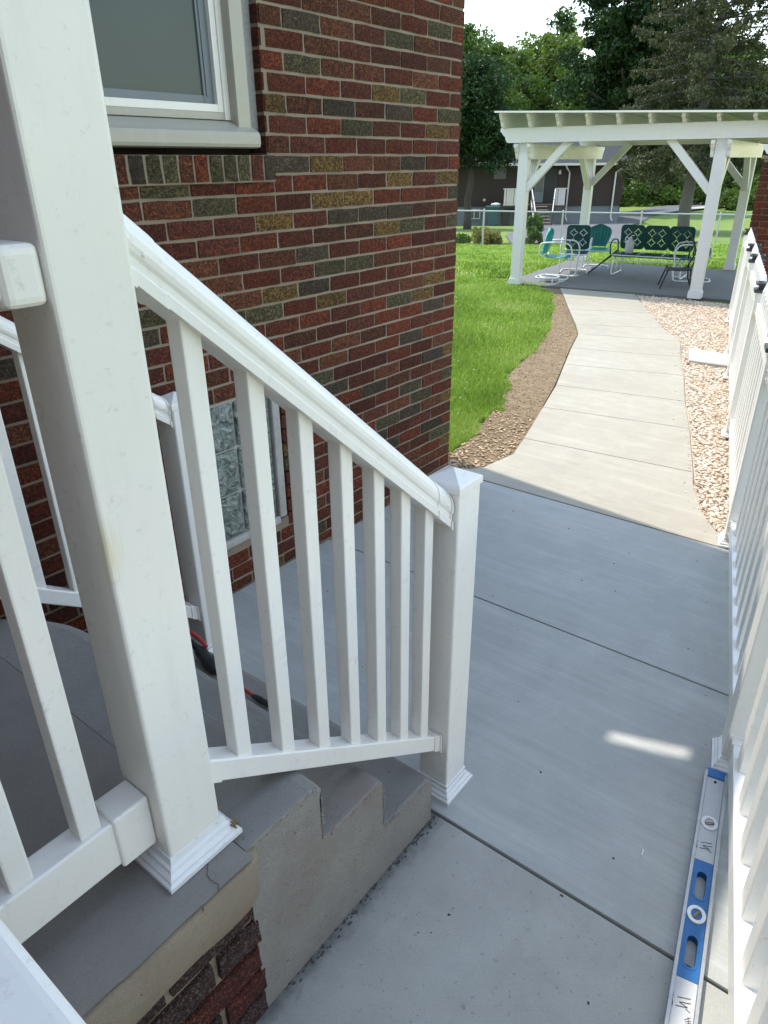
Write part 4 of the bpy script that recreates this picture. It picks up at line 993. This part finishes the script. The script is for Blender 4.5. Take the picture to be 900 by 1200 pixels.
# glider bench with three pierced backs
gb = thing('glider_bench', 'dark green three-back metal glider bench under the pergola', 'bench', (12.6, 4.15, 0)); BM = Matrix.Translation((12.62, 4.135, .004))@Matrix.Rotation(rad(186), 4, 'Z')
for i in (-1, 0, 1): panel('backrest', gb, .386, .385, BM@Matrix.Translation((-.02, .395*i, .575))@Matrix.Rotation(math.pi/2, 4, 'Z')@Matrix.Rotation(math.pi/2-rad(-10), 4, 'X'), TEALD)
for i in (-1, 0, 1): seatpan('seat', gb, .40, .39, BM@Matrix.Translation((.22, .395*i, .345)), TEALD)
for s in (-1, 1):
    bm = bmesh.new(); tube(bm, [BM@Vector(p) for p in smoothpath([(-.02, .61*s, .33), (-.01, .625*s, .50), (.10, .63*s, .545), (.32, .63*s, .54), (.42, .63*s, .47), (.40, .62*s, .33)], 5)], .013, 8); obj('arm', bm, TEALD, gb, smooth=True)
    bm = bmesh.new(); tube(bm, [BM@Vector(p) for p in smoothpath([(-.14, .55*s, .014), (.0, .55*s, .014), (.42, .55*s, .014), (.47, .55*s, .06), (.42, .55*s, .26), (.2, .55*s, .29), (-.05, .55*s, .26), (-.16, .55*s, .08), (-.14, .55*s, .014)], 4)], .012, 8)
    tube(bm, [BM@Vector((.40, .49*s, .32)), BM@Vector((.38, .5*s, .05))], .010, 6); tube(bm, [BM@Vector((.02, .49*s, .32)), BM@Vector((.0, .5*s, .05))], .010, 6); obj('base_frame', bm, TUBE, gb, smooth=True)
bm = bmesh.new(); 
for x in (.04, .40): tube(bm, [BM@Vector((x, -.60, .318)), BM@Vector((x, .60, .318))], .011, 8)
tube(bm, [BM@Vector((.43, -.55, .245)), BM@Vector((.43, .55, .245))], .010, 6); obj('seat_bar', bm, TUBE, gb)
# jug standing on the bench seat
bm = bmesh.new(); lathe(bm, [(.05, 0), (.066, .012), (.070, .05), (.070, .165), (.062, .20), (.035, .222), (.024, .232), (.026, .25), (.012, .262)], seg=18); xf(bm, BM@Matrix.Translation((.20, -.37, .332)))
jt = thing('plastic_jug', 'grey-white plastic jug standing on the left end of glider bench', 'jug', tuple((BM@Vector((.2, -.37, .33))))); obj('body', bm, simple('milky_plastic', (0.46, 0.48, 0.48), .45, .08, 9), jt, smooth=True)
bm = bmesh.new(); q = BM@Matrix.Translation((.20, -.37, .332)); tube(bm, [q@Vector(p) for p in smoothpath([(0, -.03, .235), (0, -.065, .262), (0, -.085, .225), (0, -.068, .17)], 4)], .008, 6); tube(bm, [q@Vector((0, -.015, .25)), q@Vector((0, .02, .285)), q@Vector((0, .055, .29))], .007, 6); obj('handle', bm, TUBE, jt)
# black sling chair seen from behind the right-hand post
bc = thing('folding_chair', 'black mesh folding chair in front of the glider bench, near right post', 'chair', (11.4, 3.4, 0)); M = Matrix.Translation((11.40, 3.33, .004))@Matrix.Rotation(rad(112), 4, 'Z')@Matrix.Scale(.80, 4)
bm = bmesh.new(); MB = M@Matrix.Translation((-.255, 0, .62))@Matrix.Rotation(math.pi/2, 4, 'Z')@Matrix.Rotation(math.pi/2-rad(-22), 4, 'X'); plate(bm, rrect(.46, .60, .06), [], .008); xf(bm, MB); obj('backrest', bm, BLK, bc)
seatpan('seat', bc, .44, .46, M@Matrix.Translation((.02, 0, .36)), BLK)
for s in (-1, 1):
    for nm, P in (('leg', [(.20, .24*s, .37), (.26, .25*s, .18), (.31, .25*s, .01)]), ('leg', [(-.18, .24*s, .38), (-.20, .25*s, .18), (-.27, .25*s, .01)])):
        bm = bmesh.new(); tube(bm, [M@Vector(p) for p in smoothpath(P, 4)], .0115, 8); obj(nm, bm, BLK, bc)
    bm = bmesh.new(); tube(bm, [M@Vector(p) for p in ((-.16, .235*s, .36), (-.385, .235*s, .90))], .011, 8); obj('back_tube', bm, BLK, bc)
# dark poles lying from the bench arm to the slab
for (a, b), lab in ((((12.05, 5.02, .018), (12.40, 4.70, .35)), 'dark pole leaning on left arm of the glider bench, nearer one'), (((12.25, 5.06, .018), (12.52, 4.74, .36)), 'dark pole leaning on left arm of the glider bench, farther one')):
    bm = bmesh.new(); tube(bm, [Vector(a), Vector(a).lerp(Vector(b), .5), Vector(b)], [.010, .014, .013], 8); tag(obj('pole', bm, BLK), lab, 'pole')
lm = thing('low_stool', 'small low white wire plant stand on the sunlit edge of patio', 'plant stand', (10.85, 5.15, 0)); bm = bmesh.new()
cx_, cy_ = 10.88, 5.17
tube(bm, [(cx_+.12*math.cos(2*math.pi*i/20), cy_+.16*math.sin(2*math.pi*i/20), .085) for i in range(21)], .010, 6); obj('ring', bm, TUBE, lm)
for a in (.6, 2.2, 3.8, 5.4): bm = bmesh.new(); tube(bm, [(cx_+.12*math.cos(a), cy_+.16*math.sin(a), .085), (cx_+.14*math.cos(a), cy_+.18*math.sin(a), .01)], .009, 6); obj('leg', bm, TUBE, lm)
bm = bmesh.new(); lathe(bm, [(.02, .078), (.105, .080), (.108, .088), (.02, .090)], cx_, cy_, 18); obj('dish', bm, DARK, lm)

# ------------------------------------------------------------------ brick garden wall beyond the fence with a white bracket
gw = thing('garden_wall', 'red brick garden pier behind the fence posts at the right edge', 'brick wall', (9.8, 1.6, 0))
obj('core', boxm(9.57, 9.95, 1.0, 2.075, -.05, 1.74), MORTAR, gw); x0g = 9.56
for k in range(26):
    z0 = .004+.0686*k-.0; y = 2.083; first = True
    if z0 > 1.70: break
    while y > 1.15:
        L = .098 if (k % 2 and first) else .2; first = False; mat = random.choices(B_RED+[B_ORANGE, B_GRAY], [5, 3, 3, 3, 2, 1])[0]
        me = brick_mesh(L, .060, random.randrange(5), mat); o = bpy.data.objects.new('brick', me); COL.objects.link(o); o.parent = gw; o.matrix_parent_inverse = world(gw).inverted()
        o.rotation_euler.z = -math.pi/2; o.location = (x0g+random.uniform(-.001, .001), y, z0); y -= L+.008
obj('ledge', boxm(9.54, 9.98, 1.0, 2.10, 1.742, 1.775, .004), MORTAR, gw)
wb = thing('scroll_bracket', 'white scroll-cut bracket ends on top of the brick pier', 'bracket', (9.7, 1.95, 1.78))
for i, (yy, zz, r) in enumerate(((2.10, 1.83, 0), (1.98, 1.86, .35))):
    bm = bmesh.new(); pts = [(0, .06), (0, .015), (.03, -.005), (.05, -.035), (.09, -.05), (.35, -.05), (.35, .06)]
    A = [bm.verts.new((0, -x, z)) for x, z in pts]; B = [bm.verts.new((.05, -x, z)) for x, z in pts]; n = len(pts)
    for q in range(n): bm.faces.new((A[q], A[(q+1) % n], B[(q+1) % n], B[q]))
    f = [bm.faces.new(A[::-1]), bm.faces.new(B)]; bmesh.ops.triangulate(bm, faces=f, ngon_method='EAR_CLIP'); bmesh.ops.recalc_face_normals(bm, faces=bm.faces)
    xf(bm, Matrix.Translation((9.50+.06*i, yy, zz))@Matrix.Rotation(r, 4, 'X')); obj('bracket_board', bm, PAINT, wb)

# ------------------------------------------------------------------ red and black tool on the lowest tread
tl = thing('hand_tool', 'red and black hand tool lying on the lowest step, seen between balusters', 'tool', (1.13, 1.5, .175))
RED = simple('red_rubber', (0.42, 0.035, 0.025), .4, .2, 40)
bm = bmesh.new(); tube(bm, smoothpath([(1.165, 1.80, .215), (1.16, 1.74, .205), (1.145, 1.68, .200), (1.14, 1.62, .198)], 3), [.012]*3+[.022]*3+[.026]*3+[.016], 10); obj('grip', bm, DARK, tl, smooth=True)
bm = bmesh.new(); tube(bm, smoothpath([(1.185, 1.82, .238), (1.18, 1.76, .235), (1.172, 1.72, .228)], 3), .0075, 8); obj('lever', bm, RED, tl, smooth=True)
bm = bmesh.new(); tube(bm, [(1.14, 1.63, .196), (1.132, 1.50, .190), (1.128, 1.44, .188)], [.007, .006, .006], 8); obj('shank', bm, RED, tl)
bm = bmesh.new(); tube(bm, [(1.128, 1.44, .188), (1.129, 1.41, .188), (1.131, 1.33, .186)], [.007, .011, .008], 8); obj('tip', bm, DARK, tl)
for (x, y, l, a) in ((1.345, .20, .018, 1.2), (1.62, .66, .012, .4), (1.1, .35, .010, 2.0)):
    pass
bm = bmesh.new(); tube(bm, [(1.50, .265, .0025), (1.477, .262, .0025)], .0018, 6); tag(obj('vinyl_sliver', bm, V), 'tiny white vinyl sliver on the pad left of the spirit level', 'offcut')

n = 90; dxx = .4+3.0*RNG.random(n)**.8; dyy = .15+1.9*RNG.random(n); ok_ = (dyy < .74) | (dxx > 1.45); dxx, dyy = dxx[ok_], dyy[ok_]
tag(pebbles('grit_specks', dxx, dyy, .0005+0*dxx, .0012, .0042, simple('dark_specks', (0.07, 0.06, 0.05), .95, .5, 40), .4), 'dark grit specks scattered over the shaded concrete pad', 'grit')
dx3 = 3.5+6.5*RNG.random(150); e3 = np.interp(dx3, [p[0] for p in Rj], [p[1] for p in Rj]); dy3 = e3+.02+.10*RNG.random(150)**3
tag(pebbles('stray_pebbles', dx3, dy3, .002+0*dx3, .003, .008, GRAV, .6), 'stray pebbles kicked onto the right edge of the sunny walk', 'gravel')
# ------------------------------------------------------------------ chain-link fence
cf = thing('chain_link_fence', 'silver chain-link fence crossing the lawn behind the pergola', 'fence', (*uD(5, 26), -1)); STEEL = simple('galvanised_steel', (0.42, 0.45, 0.45), .4, .1, 5, metal=.3)
def cz(u): return 0.245-.021*(u-3)
P = [Vector((*uD(u, 26), cz(u))) for u in (-6, 3.5, 6.2, 9, 12, 30)]
bm = bmesh.new(); tube(bm, P, .024, 8); obj('top_rail', bm, STEEL, cf)
u = -4.6
while u < 24:
    x, y = uD(u, 26); bm = bmesh.new(); tube(bm, [(x, y, tz(x, y)-.05), (x, y, cz(u)+.03)], .03, 8); p = obj('post', bm, STEEL, cf)
    bm = bmesh.new(); bmesh.ops.create_uvsphere(bm, u_segments=8, v_segments=5, radius=.036, matrix=Matrix.Translation((x, y, cz(u)+.035))); obj('post_cap', bm, STEEL, p)
    u += 2.70
vs = []; fs = []
for sg in (1, -1):
    u = -5.0
    while u < 24:
        x0, y0_ = uD(u, 26); x1, y1_ = uD(u+sg*.95, 26); z0 = tz(x0, y0_); z1 = cz(u)
        d = .0022; k = len(vs); vs += [(x0-.62*-d, y0_, z0), (x0+.62*-d, y0_-d, z0), (x1+.62*-d, y1_-d, z1), (x1-.62*-d, y1_, z1)]; fs.append((k, k+1, k+2, k+3)); u += .085
ngmesh('wire_mesh', vs, fs, STEEL, cf, kind='stuff')

# ------------------------------------------------------------------ neighbour's house
nh = thing('neighbour_house', "dark brown split-level house beyond the fence with raised white deck", 'house', (*uD(9, 49), -1.9))
NB = Matrix((Vector((-LH.x, -LH.y, 0)), FH.to_3d(), Vector((0, 0, 1)))).transposed().to_4x4()   # local (u right, D ahead, z)
def nb(bm): xf(bm, NB); bmesh.ops.recalc_face_normals(bm, faces=bm.faces); return bm
def nbox(name, par, mat, *a, bev=0): 
    bm = bmesh.new(); box(bm, *a, bev); return obj(name, nb(bm), mat, par)
def siding(): 
    M = NM('dark_brown_brick_siding'); v = M.geo(); b = M.mix(M.noise(v, 3, 5), (0.034, 0.025, 0.022), (0.052, 0.038, 0.033)); wv = M.n('TexWave'); wv.wave_type = 'BANDS'; wv.bands_direction = 'Z'; wv.inputs['Scale'].default_value = 2.2; M.l(v, wv.inputs[0])
    M.color(M.mix(M.math('MULTIPLY', wv.outputs[0], .35), b, (0.028, 0.017, 0.015))); M.rough(.85); return M.m
SID = siding(); FND = simple('blue_grey_foundation', (0.17, 0.185, 0.20), .85, .12, 2); WPT = simple('white_deck_paint', (0.62, 0.60, 0.58), .6, .1, 5); BRW = simple('brown_timber', (0.10, 0.07, 0.055), .8, .2, 6); ROOFM = simple('grey_shingle', (0.03, 0.034, 0.038), .9, .2, 3, bump=.4)
GLS = simple('window_glass', (0.09, 0.105, 0.11), .15)
nbox('upper_wall', nh, SID, -4, 15.3, 49.02, 57, -.84, 1.62); nbox('foundation', nh, FND, -4.0, 15.25, 49.08, 56.9, -2.0, -.841)
bm = bmesh.new(); pts = [(48.4, 1.55), (48.4, 1.66), (53, 3.6), (57.6, 1.66), (57.6, 1.55), (53, 3.45)]
A = [bm.verts.new((-4.6, y, z)) for y, z in pts]; B = [bm.verts.new((15.9, y, z)) for y, z in pts]
for q in range(6): bm.faces.new((A[q], A[(q+1) % 6], B[(q+1) % 6], B[q]))
bm.faces.new(A[::-1]); bm.faces.new(B); obj('roof', nb(bm), ROOFM, nh)
nbox('gutter', nh, WPT, -4.6, 15.9, 48.28, 48.398, 1.50, 1.64)
for u0, u1 in ((11.42, 11.84), (15.05, 14.75)):
    bm = bmesh.new(); tube(bm, [(u0, 48.34, 1.52), (u0+(.12 if u0 < 12 else -.05), 48.5, 1.36), (u1, 48.93, 1.10), (u1, 48.95, -1.5), (u1+.08, 48.8, -1.72)], .055, 6); obj('downspout', nb(bm), WPT, nh)
def nwin(u0, u1, z0, z1, sill=True):
    f = nbox('window', nh, WPT, u0-.07, u1+.07, 48.97, 49.05, z0-.07, z1+.07); nbox('pane', f, GLS, u0, u1, 48.955, 48.975, z0, z1); nbox('mullion', f, WPT, (u0+u1)/2-.025, (u0+u1)/2+.025, 48.945, 48.96, z0, z1)
nbox('shade_window', nh, simple('grey_blind', (0.12, 0.12, 0.12), .7), 7.09, 7.86, 48.98, 49.05, .76, 1.49)
nwin(5.63, 6.28, -1.50, -1.05); nwin(1.5, 3.0, .3, 1.3)
d_ = nbox('door', nh, simple('grey_green_storm_door', (0.16, 0.19, 0.19), .4), 9.72, 10.30, 48.96, 49.06, -.62, 1.30); nbox('pane', d_, GLS, 9.80, 10.22, 48.945, 48.965, 0.0, 1.2)
nbox('dark_doorway', nh, DARK, 10.32, 11.1, 48.98, 49.07, -.62, 1.35)
bm = bmesh.new(); lathe(bm, [(.05, 0), (.09, .03), (.09, .12), (.04, .16)], 5.98*0, 0, 10); xf(bm, Matrix.Translation((6.55, 48.9, -.52))); obj('meter', nb(bm), WPT, nh)
bm = bmesh.new(); lathe(bm, [(.04, 0), (.08, .03), (.08, .2), (.04, .26)], 0, 0, 10); xf(bm, Matrix.Translation((11.22, 48.9, 1.0))); obj('wall_lamp', nb(bm), WPT, nh)
dk = nbox('deck', nh, BRW, 7.55, 11.35, 47.35, 48.96, -.80, -.66)
for u0 in (7.62, 9.3, 10.3, 11.28): nbox('deck_post', dk, BRW, u0-.06, u0+.06, 47.4, 47.52, -1.95, -.80)
for ua, ub in ((7.55, 9.20), (10.72, 11.36)):
    n = int((ub-ua)/.155)
    for i in range(n): nbox('rail_board', dk, WPT, ua+i*.155, ua+i*.155+(.145 if i % 3 else .12), 47.30, 47.33, -.70, .22)
    nbox('rail_cap', dk, WPT, ua-.06, ub+.03, 47.26, 47.40, .222, .262)
st_ = nbox('stair', nh, BRW, 9.36, 9.40, 46.0, 47.3, -1.0, -.95)
for i in range(7): nbox('tread', st_, WPT if i % 1 else simple('worn_tread%d' % i, (0.30, 0.25, 0.22), .8), 9.42+.06*i, 10.20+.015*i, 47.22-.24*i-.26, 47.22-.24*i, -.75-.165*i-.03, -.75-.165*i)
for ua, ub in ((9.22, 9.05+.15), (10.66, 10.22)):
    for k, dz in enumerate((.86, .52, .22)): 
        bm = bmesh.new(); beam(bm, (ua, 47.25, -.66+dz), (ub, 45.55, -1.85+dz), .05, .11); obj('stair_rail', nb(bm), WPT if k != 1 else BRW, st_)
    for t in (0, .5, 1): bm = bmesh.new(); c = Vector((ua+(ub-ua)*t, 47.25-1.7*t, -.66-1.19*t)); beam(bm, c-Vector((0, 0, .1)), c+Vector((0, 0, .92)), .08, .08, up=(0, 1, 0)); obj('stair_post', nb(bm), BRW, st_)
# bins beside the deck
def bin_(label, u, D, w_, h, mat, lid):
    x, y = uD(u, D); z = tz(x, y); t = thing('wheelie_bin', label, 'bin', (x, y, z)); bm = bmesh.new(); R = [[(-.5*k, -.5*k), (.5*k, -.5*k), (.5*k, .5*k), (-.5*k, .5*k)] for k in (w_*.8, w_, w_*1.05)]
    V_ = [[bm.verts.new((u+a, D+b, zz)) for a, b in r_] for r_, zz in zip(R, (z, z+h*.9, z+h*.92))]
    for a, b in zip(V_, V_[1:]):
        for i in range(4): bm.faces.new((a[i], a[(i+1) % 4], b[(i+1) % 4], b[i]))
    bm.faces.new(V_[-1]); obj('body', nb(bm), mat, t); nbox('lid', t, lid, u-w_*.56, u+w_*.56, D-w_*.58, D+w_*.54, z+h*.921, z+h, bev=.02)
bin_('blue-green wheelie bin with pale bag on its lid beside the dark house', 6.95, 47.6, .75, 1.12, simple('bin_blue', (0.03, 0.10, 0.12), .5), simple('bin_lid', (0.05, 0.12, 0.13), .5))
bin_('squat black bin right of the blue-green bin', 7.72, 47.3, .50, .85, DARK, DARK)
bm = bmesh.new(); bmesh.ops.create_icosphere(bm, subdivisions=3, radius=.22)
for v in bm.verts: v.co = Vector((v.co.x*1.3, v.co.y, v.co.z*.45))*(1+.25*noise.noise(v.co*9))+Vector((7.1, 47.5, tz(*uD(7, 47.6))+1.20))
tag(obj('plastic_bag', nb(bm), simple('white_bag', (0.6, 0.6, 0.58), .5), smooth=True), 'white crumpled bag on the lid of blue-green bin', 'bag')
fhm = thing('far_house', 'small far brick house with pale gable among the trees at right', 'house', (*uD(28.5, 68), -1.9))
nbox('wall', fhm, simple('far_brick', (0.10, 0.055, 0.04), .9), 34.2-4.2, 34.2+.9, 74, 80, -1.95, .8); bm = bmesh.new(); prism(bm, [(29.6, 73.5), (35.5, 73.5), (35.5, 80.4), (29.6, 80.4)], .802, 1.7); obj('roof', nb(bm), simple('far_roof', (0.36, 0.36, 0.36), .8), fhm)

# ------------------------------------------------------------------ trees and shrubs
def leafmesh(name, par, centers, rc, per, size, mat, droop=0.0, flat=1.0, kind=None):
    n = len(centers); C = np.repeat(np.asarray(centers), per, 0); R_ = np.repeat(np.asarray(rc), per)
    d = RNG.normal(size=(n*per, 3)); d /= np.linalg.norm(d, axis=1)[:, None]; rr = RNG.random(n*per)**.45
    P = C+d*(R_*rr)[:, None]*np.array([1, 1, flat])
    a = RNG.normal(size=(n*per, 3)); a[:, 2] -= droop*2; a /= np.linalg.norm(a, axis=1)[:, None]; b = RNG.normal(size=(n*per, 3)); b -= (b*a).sum(1)[:, None]*a; b /= np.linalg.norm(b, axis=1)[:, None]
    s = size*(.6+.8*RNG.random(n*per))[:, None]; V_ = np.stack([P-a*s, P+b*s*.55, P+a*s, P-b*s*.55], 1).reshape(-1, 3); F = np.arange(len(V_)).reshape(-1, 4)
    return ngmesh(name, V_, F, mat, par, kind=kind)
def limb(bm, p0, p1, r0, r1, n=6, wob=.15):
    p0 = Vector(p0); p1 = Vector(p1); L = (p1-p0).length; pts = [p0.lerp(p1, i/n)+Vector((random.uniform(-1, 1), random.uniform(-1, 1), 0))*wob*L*.12*(1 if 0 < i < n else 0) for i in range(n+1)]
    tube(bm, pts, [r0+(r1-r0)*i/n for i in range(n+1)], 7)
BARK = simple('bark', (0.06, 0.05, 0.04), .95, .35, 12, bump=.7); BARKG = simple('grey_bark', (0.12, 0.115, 0.10), .95, .3, 10, bump=.7)
def tree(label, u, D, h, blobs, ncl, per, size, mat, tr=.25, bark=BARK, cr=.75, group=None, name='tree'):
    """blobs: (du, dD, z above base, ru, rD, rz)"""
    x, y = uD(u, D); z = tz(x, y)-.05; t = thing(name, label, 'tree', (x, y, z), group)
    bm = bmesh.new(); limb(bm, (x, y, z), (x+random.uniform(-.2, .2), y, z+min(h*.8, max(b[2]+b[5]*.3 for b in blobs))), tr, tr*.25, 9, .12)
    cs = []; rs = []; vol = [b[3]*b[4]*b[5] for b in blobs]
    for b, v in zip(blobs, vol):
        k = max(6, int(ncl*v/sum(vol))); c = Vector((*uD(u+b[0], D+b[1]), z+b[2]))
        for i in range(3): q = c+Vector((random.uniform(-.5, .5)*b[3], random.uniform(-.5, .5)*b[4], random.uniform(-.4, .4)*b[5])); limb(bm, (x, y, max(z+h*.15, min(q.z-b[5]*.5, z+h*.6))), q, tr*.4, tr*.08, 6, .5)
        for i in range(k):
            d = Vector(np.random.default_rng(i*7+int(abs(u)*100)+len(cs)).normal(size=3)); d.normalize(); rr = random.random()**.38
            f = 1+.35*noise.noise(d*2.3+c)
            p = c+Vector((d.x*max(b[3], b[4]), d.y*max(b[3], b[4]), d.z*b[5]))*rr*f
            cs.append(p[:]); rs.append(cr*random.uniform(.5, 1.25))
    obj('trunk', bm, bark, t, smooth=True); leafmesh('crown', t, cs, rs, per, size, mat, flat=.75); return t
F_DK = foliage('dark_leaves', (0.016, 0.042, 0.014), (0.034, 0.075, 0.018), .25, .4); F_MD = foliage('maple_leaves', (0.055, 0.105, 0.022), (0.12, 0.185, 0.036), .35, .3); F_LT = foliage('light_leaves', (0.10, 0.155, 0.034), (0.17, 0.235, 0.055), .4, .3)
F_SP = foliage('spruce_needles', (0.048, 0.060, 0.026), (0.092, 0.100, 0.040), .12, .5); F_BUSH = foliage('shrub_leaves', (0.07, 0.125, 0.022), (0.12, 0.20, 0.035), .35, 1.5)
tree('dark leafy tree close behind the brick house corner, shading the lawn', 4.75, 42, 8.6, [(.1, 0, 5.7, 1.9, 2.0, 2.6), (-1.6, .5, 5.4, 2.2, 2.2, 2.7), (1.0, -.3, 4.1, 1.3, 1.4, 1.4), (-.3, 0, 7.0, 1.1, 1.2, 1.0)], 230, 250, .085, F_DK, .24)
tree('broad sunlit maple at the back left, top against the sky', 9.0, 84, 19, [(0, 0, 10.6, 4.4, 4.5, 4.9), (-4, 1, 9.8, 4.2, 4, 4.4), (3, -1, 7.6, 4, 4, 4.4), (-1, 0, 5, 6, 4, 4)], 300, 230, .19, F_MD, .4, cr=1.3, group=None)
tree('tall sunlit maple at the back, right of the broad one', 16.2, 86, 21, [(-.5, 0, 11.6, 4.0, 4, 4.6), (2.6, 1, 11.5, 3.6, 4, 5), (-3, 0, 8.4, 4, 4, 4.4), (1, -1, 6, 6, 4, 4)], 300, 230, .19, F_LT, .4, cr=1.3)
tree('mid-green maple filling the gap beneath the tall back trees', 12.5, 74, 12, [(0, 0, 7, 4, 3.5, 4), (-4, 1, 6.5, 4, 3.5, 4), (4.6, 0, 6.2, 3.4, 3.4, 4.4)], 220, 220, .17, F_MD, .35, cr=1.2)
tree('big dark maple rising out of frame left of the drooping spruce', 18.3, 60.7, 19, [(0, 0, 14, 4.4, 4, 5), (-1.6, 0, 9.5, 3.4, 3.2, 3.6), (2.8, 0, 9, 3.6, 3.4, 4), (1, -.5, 5.6, 3, 3, 2.6)], 300, 260, .14, F_DK, .62, cr=1.05)
for i, (u, D, hh, m) in enumerate(((26, 82, 15, F_MD), (31.5, 84, 17, F_LT), (37, 82, 15, F_MD), (43, 84, 15, F_DK), (22.5, 90, 14, F_DK), (3, 88, 17, F_MD), (-4, 86, 16, F_DK))):
    lab = ['mid-green woodland tree directly behind the spruce', 'light green woodland tree at right behind the pergola roof', 'mid-green woodland tree behind small far house', 'dark woodland tree at the far right edge', 'dark woodland tree between big dark maple and spruce, farthest back', 'mid-green tree hidden mostly behind brick house corner', 'dark tree behind brick house, leftmost of the wood'][i]
    tree(lab, u, D, hh, [(0, 0, hh*.62, 4.4, 4, hh*.34), (-2.5, 0, hh*.4, 3.6, 3.4, hh*.3), (2.6, 0, hh*.36, 3.6, 3.4, hh*.3)], 190, 190, .20, m, .35, cr=1.35, name='woodland_tree', group='woodland trees behind the pergola')
# understory at the wood's edge
cs = []; rs = []
for i in range(330):
    u = random.uniform(13, 52); D = 70+random.uniform(-2, 5)-(u-13)*.0; x, y = uD(u, D); hgt = 2.4+1.8*noise.noise(Vector((u*.25, 0, 4))); cs.append((x, y, tz(x, y)+random.random()*hgt)); rs.append(random.uniform(.6, 1.2))
tag(leafmesh('undergrowth', None, cs, rs, 110, .20, F_MD, kind='stuff'), 'dense green undergrowth along the edge of the wood beyond the road', 'undergrowth')
# drooping spruce
def spruce():
    x, y = uD(14.2, 35.5); z = tz(x, y)-.05; t = thing('spruce_tree', 'tall drooping olive spruce with bare grey trunk right of centre', 'tree', (x, y, z)); H_ = 15
    bm = bmesh.new(); limb(bm, (x, y, z), (x+.1, y, z+H_), .30, .03, 14, .05); V_ = []; F_ = []
    C = []; 
    hh = 2.9
    while hh < H_-.5:
        L = 4.3*(1-(hh/H_))**.62+.4; nb_ = 6
        for b in range(nb_):
            a = b*2*math.pi/nb_+hh*2.4+random.uniform(-.35, .35); l = L*random.uniform(.65, 1.12); droop = random.uniform(.10, .32)
            pts = []
            for i in range(7):
                s = i/6; r_ = l*s; pts.append(Vector((x+math.cos(a)*r_, y+math.sin(a)*r_, z+hh+l*(.18*s*(1 if hh > 7 else .3)-droop*s*s*1.1+.10*s**3))))
            tube(bm, pts, [.055*(1-.85*i/6) for i in range(7)], 5)
            for i in range(int(l*(24 if hh < 6 else 13))):
                s = .26+.74*random.random()**.8; k = min(5, int(s*6)); p = pts[k].lerp(pts[k+1], s*6-k); sd2 = Vector((-math.sin(a), math.cos(a), 0))*random.uniform(-1, 1)*.5*(1-.5*s)
                C.append((p+sd2+Vector((0, 0, -abs(random.gauss(0, .16)))), random.uniform(.09, .2)))
        hh += random.uniform(.28, .44)
    obj('trunk', bm, BARKG, t, smooth=True)
    P_ = np.array([c[0][:] for c in C]); leafmesh('needles', t, P_, np.array([c[1] for c in C]), 13, .058, F_SP, droop=.9)
spruce()
# shrubs
def shrub(label, u, D, ru, rz, n, per, size, mat, name='shrub', lift=.45):
    x, y = uD(u, D); z = tz(x, y)-.03; t = thing(name, label, 'shrub', (x, y, z)); cs = []
    for i in range(n):
        d = Vector((random.gauss(0, 1), random.gauss(0, 1), random.gauss(0, 1))).normalized()*random.random()**.4; cs.append((x+d.x*ru, y+d.y*ru, max(z+.04, z+rz*lift*2*.5+d.z*rz*.55)))
    bm = bmesh.new()
    for c in cs[::max(1, n//9)]: tube(bm, [(x+random.uniform(-.05, .05), y, z), Vector((x, y, z)).lerp(Vector(c), .6)+Vector((0, 0, .04)), c], [.02, .012, .005], 5)
    obj('stems', bm, BARK, t); leafmesh('leaves', t, cs, [ru*.33]*n, per, size, mat, droop=-.6); return t
shrub('round green shrub at the chain-link fence right of left pergola post', 5.35, 26.6, .36, .95, 26, 70, .055, F_BUSH)
shrub('yellow-flowering daylily clump at the fence left of pergola post', 3.75, 26.9, .55, .50, 24, 60, .075, foliage('daylily_leaves', (0.15, 0.17, 0.04), (0.30, 0.24, 0.07), .35, 2))
shrub('low green weeds at the fence foot below the dark leafy tree', 2.75, 27.5, .45, .30, 14, 50, .06, F_BUSH)
for i, (u, D, r_, h_) in enumerate(((28.9, 62, 1.3, 1.5), (31.4, 62.5, 1.6, 2.2), (33.8, 63, 1.4, 1.7))):
    shrub(['left of three rounded yard bushes beside the far road', 'tallest rounded yard bush beside the far road', 'right-hand rounded yard bush beside the far road'][i], u, D, r_, h_, 40, 60, .14, F_LT)
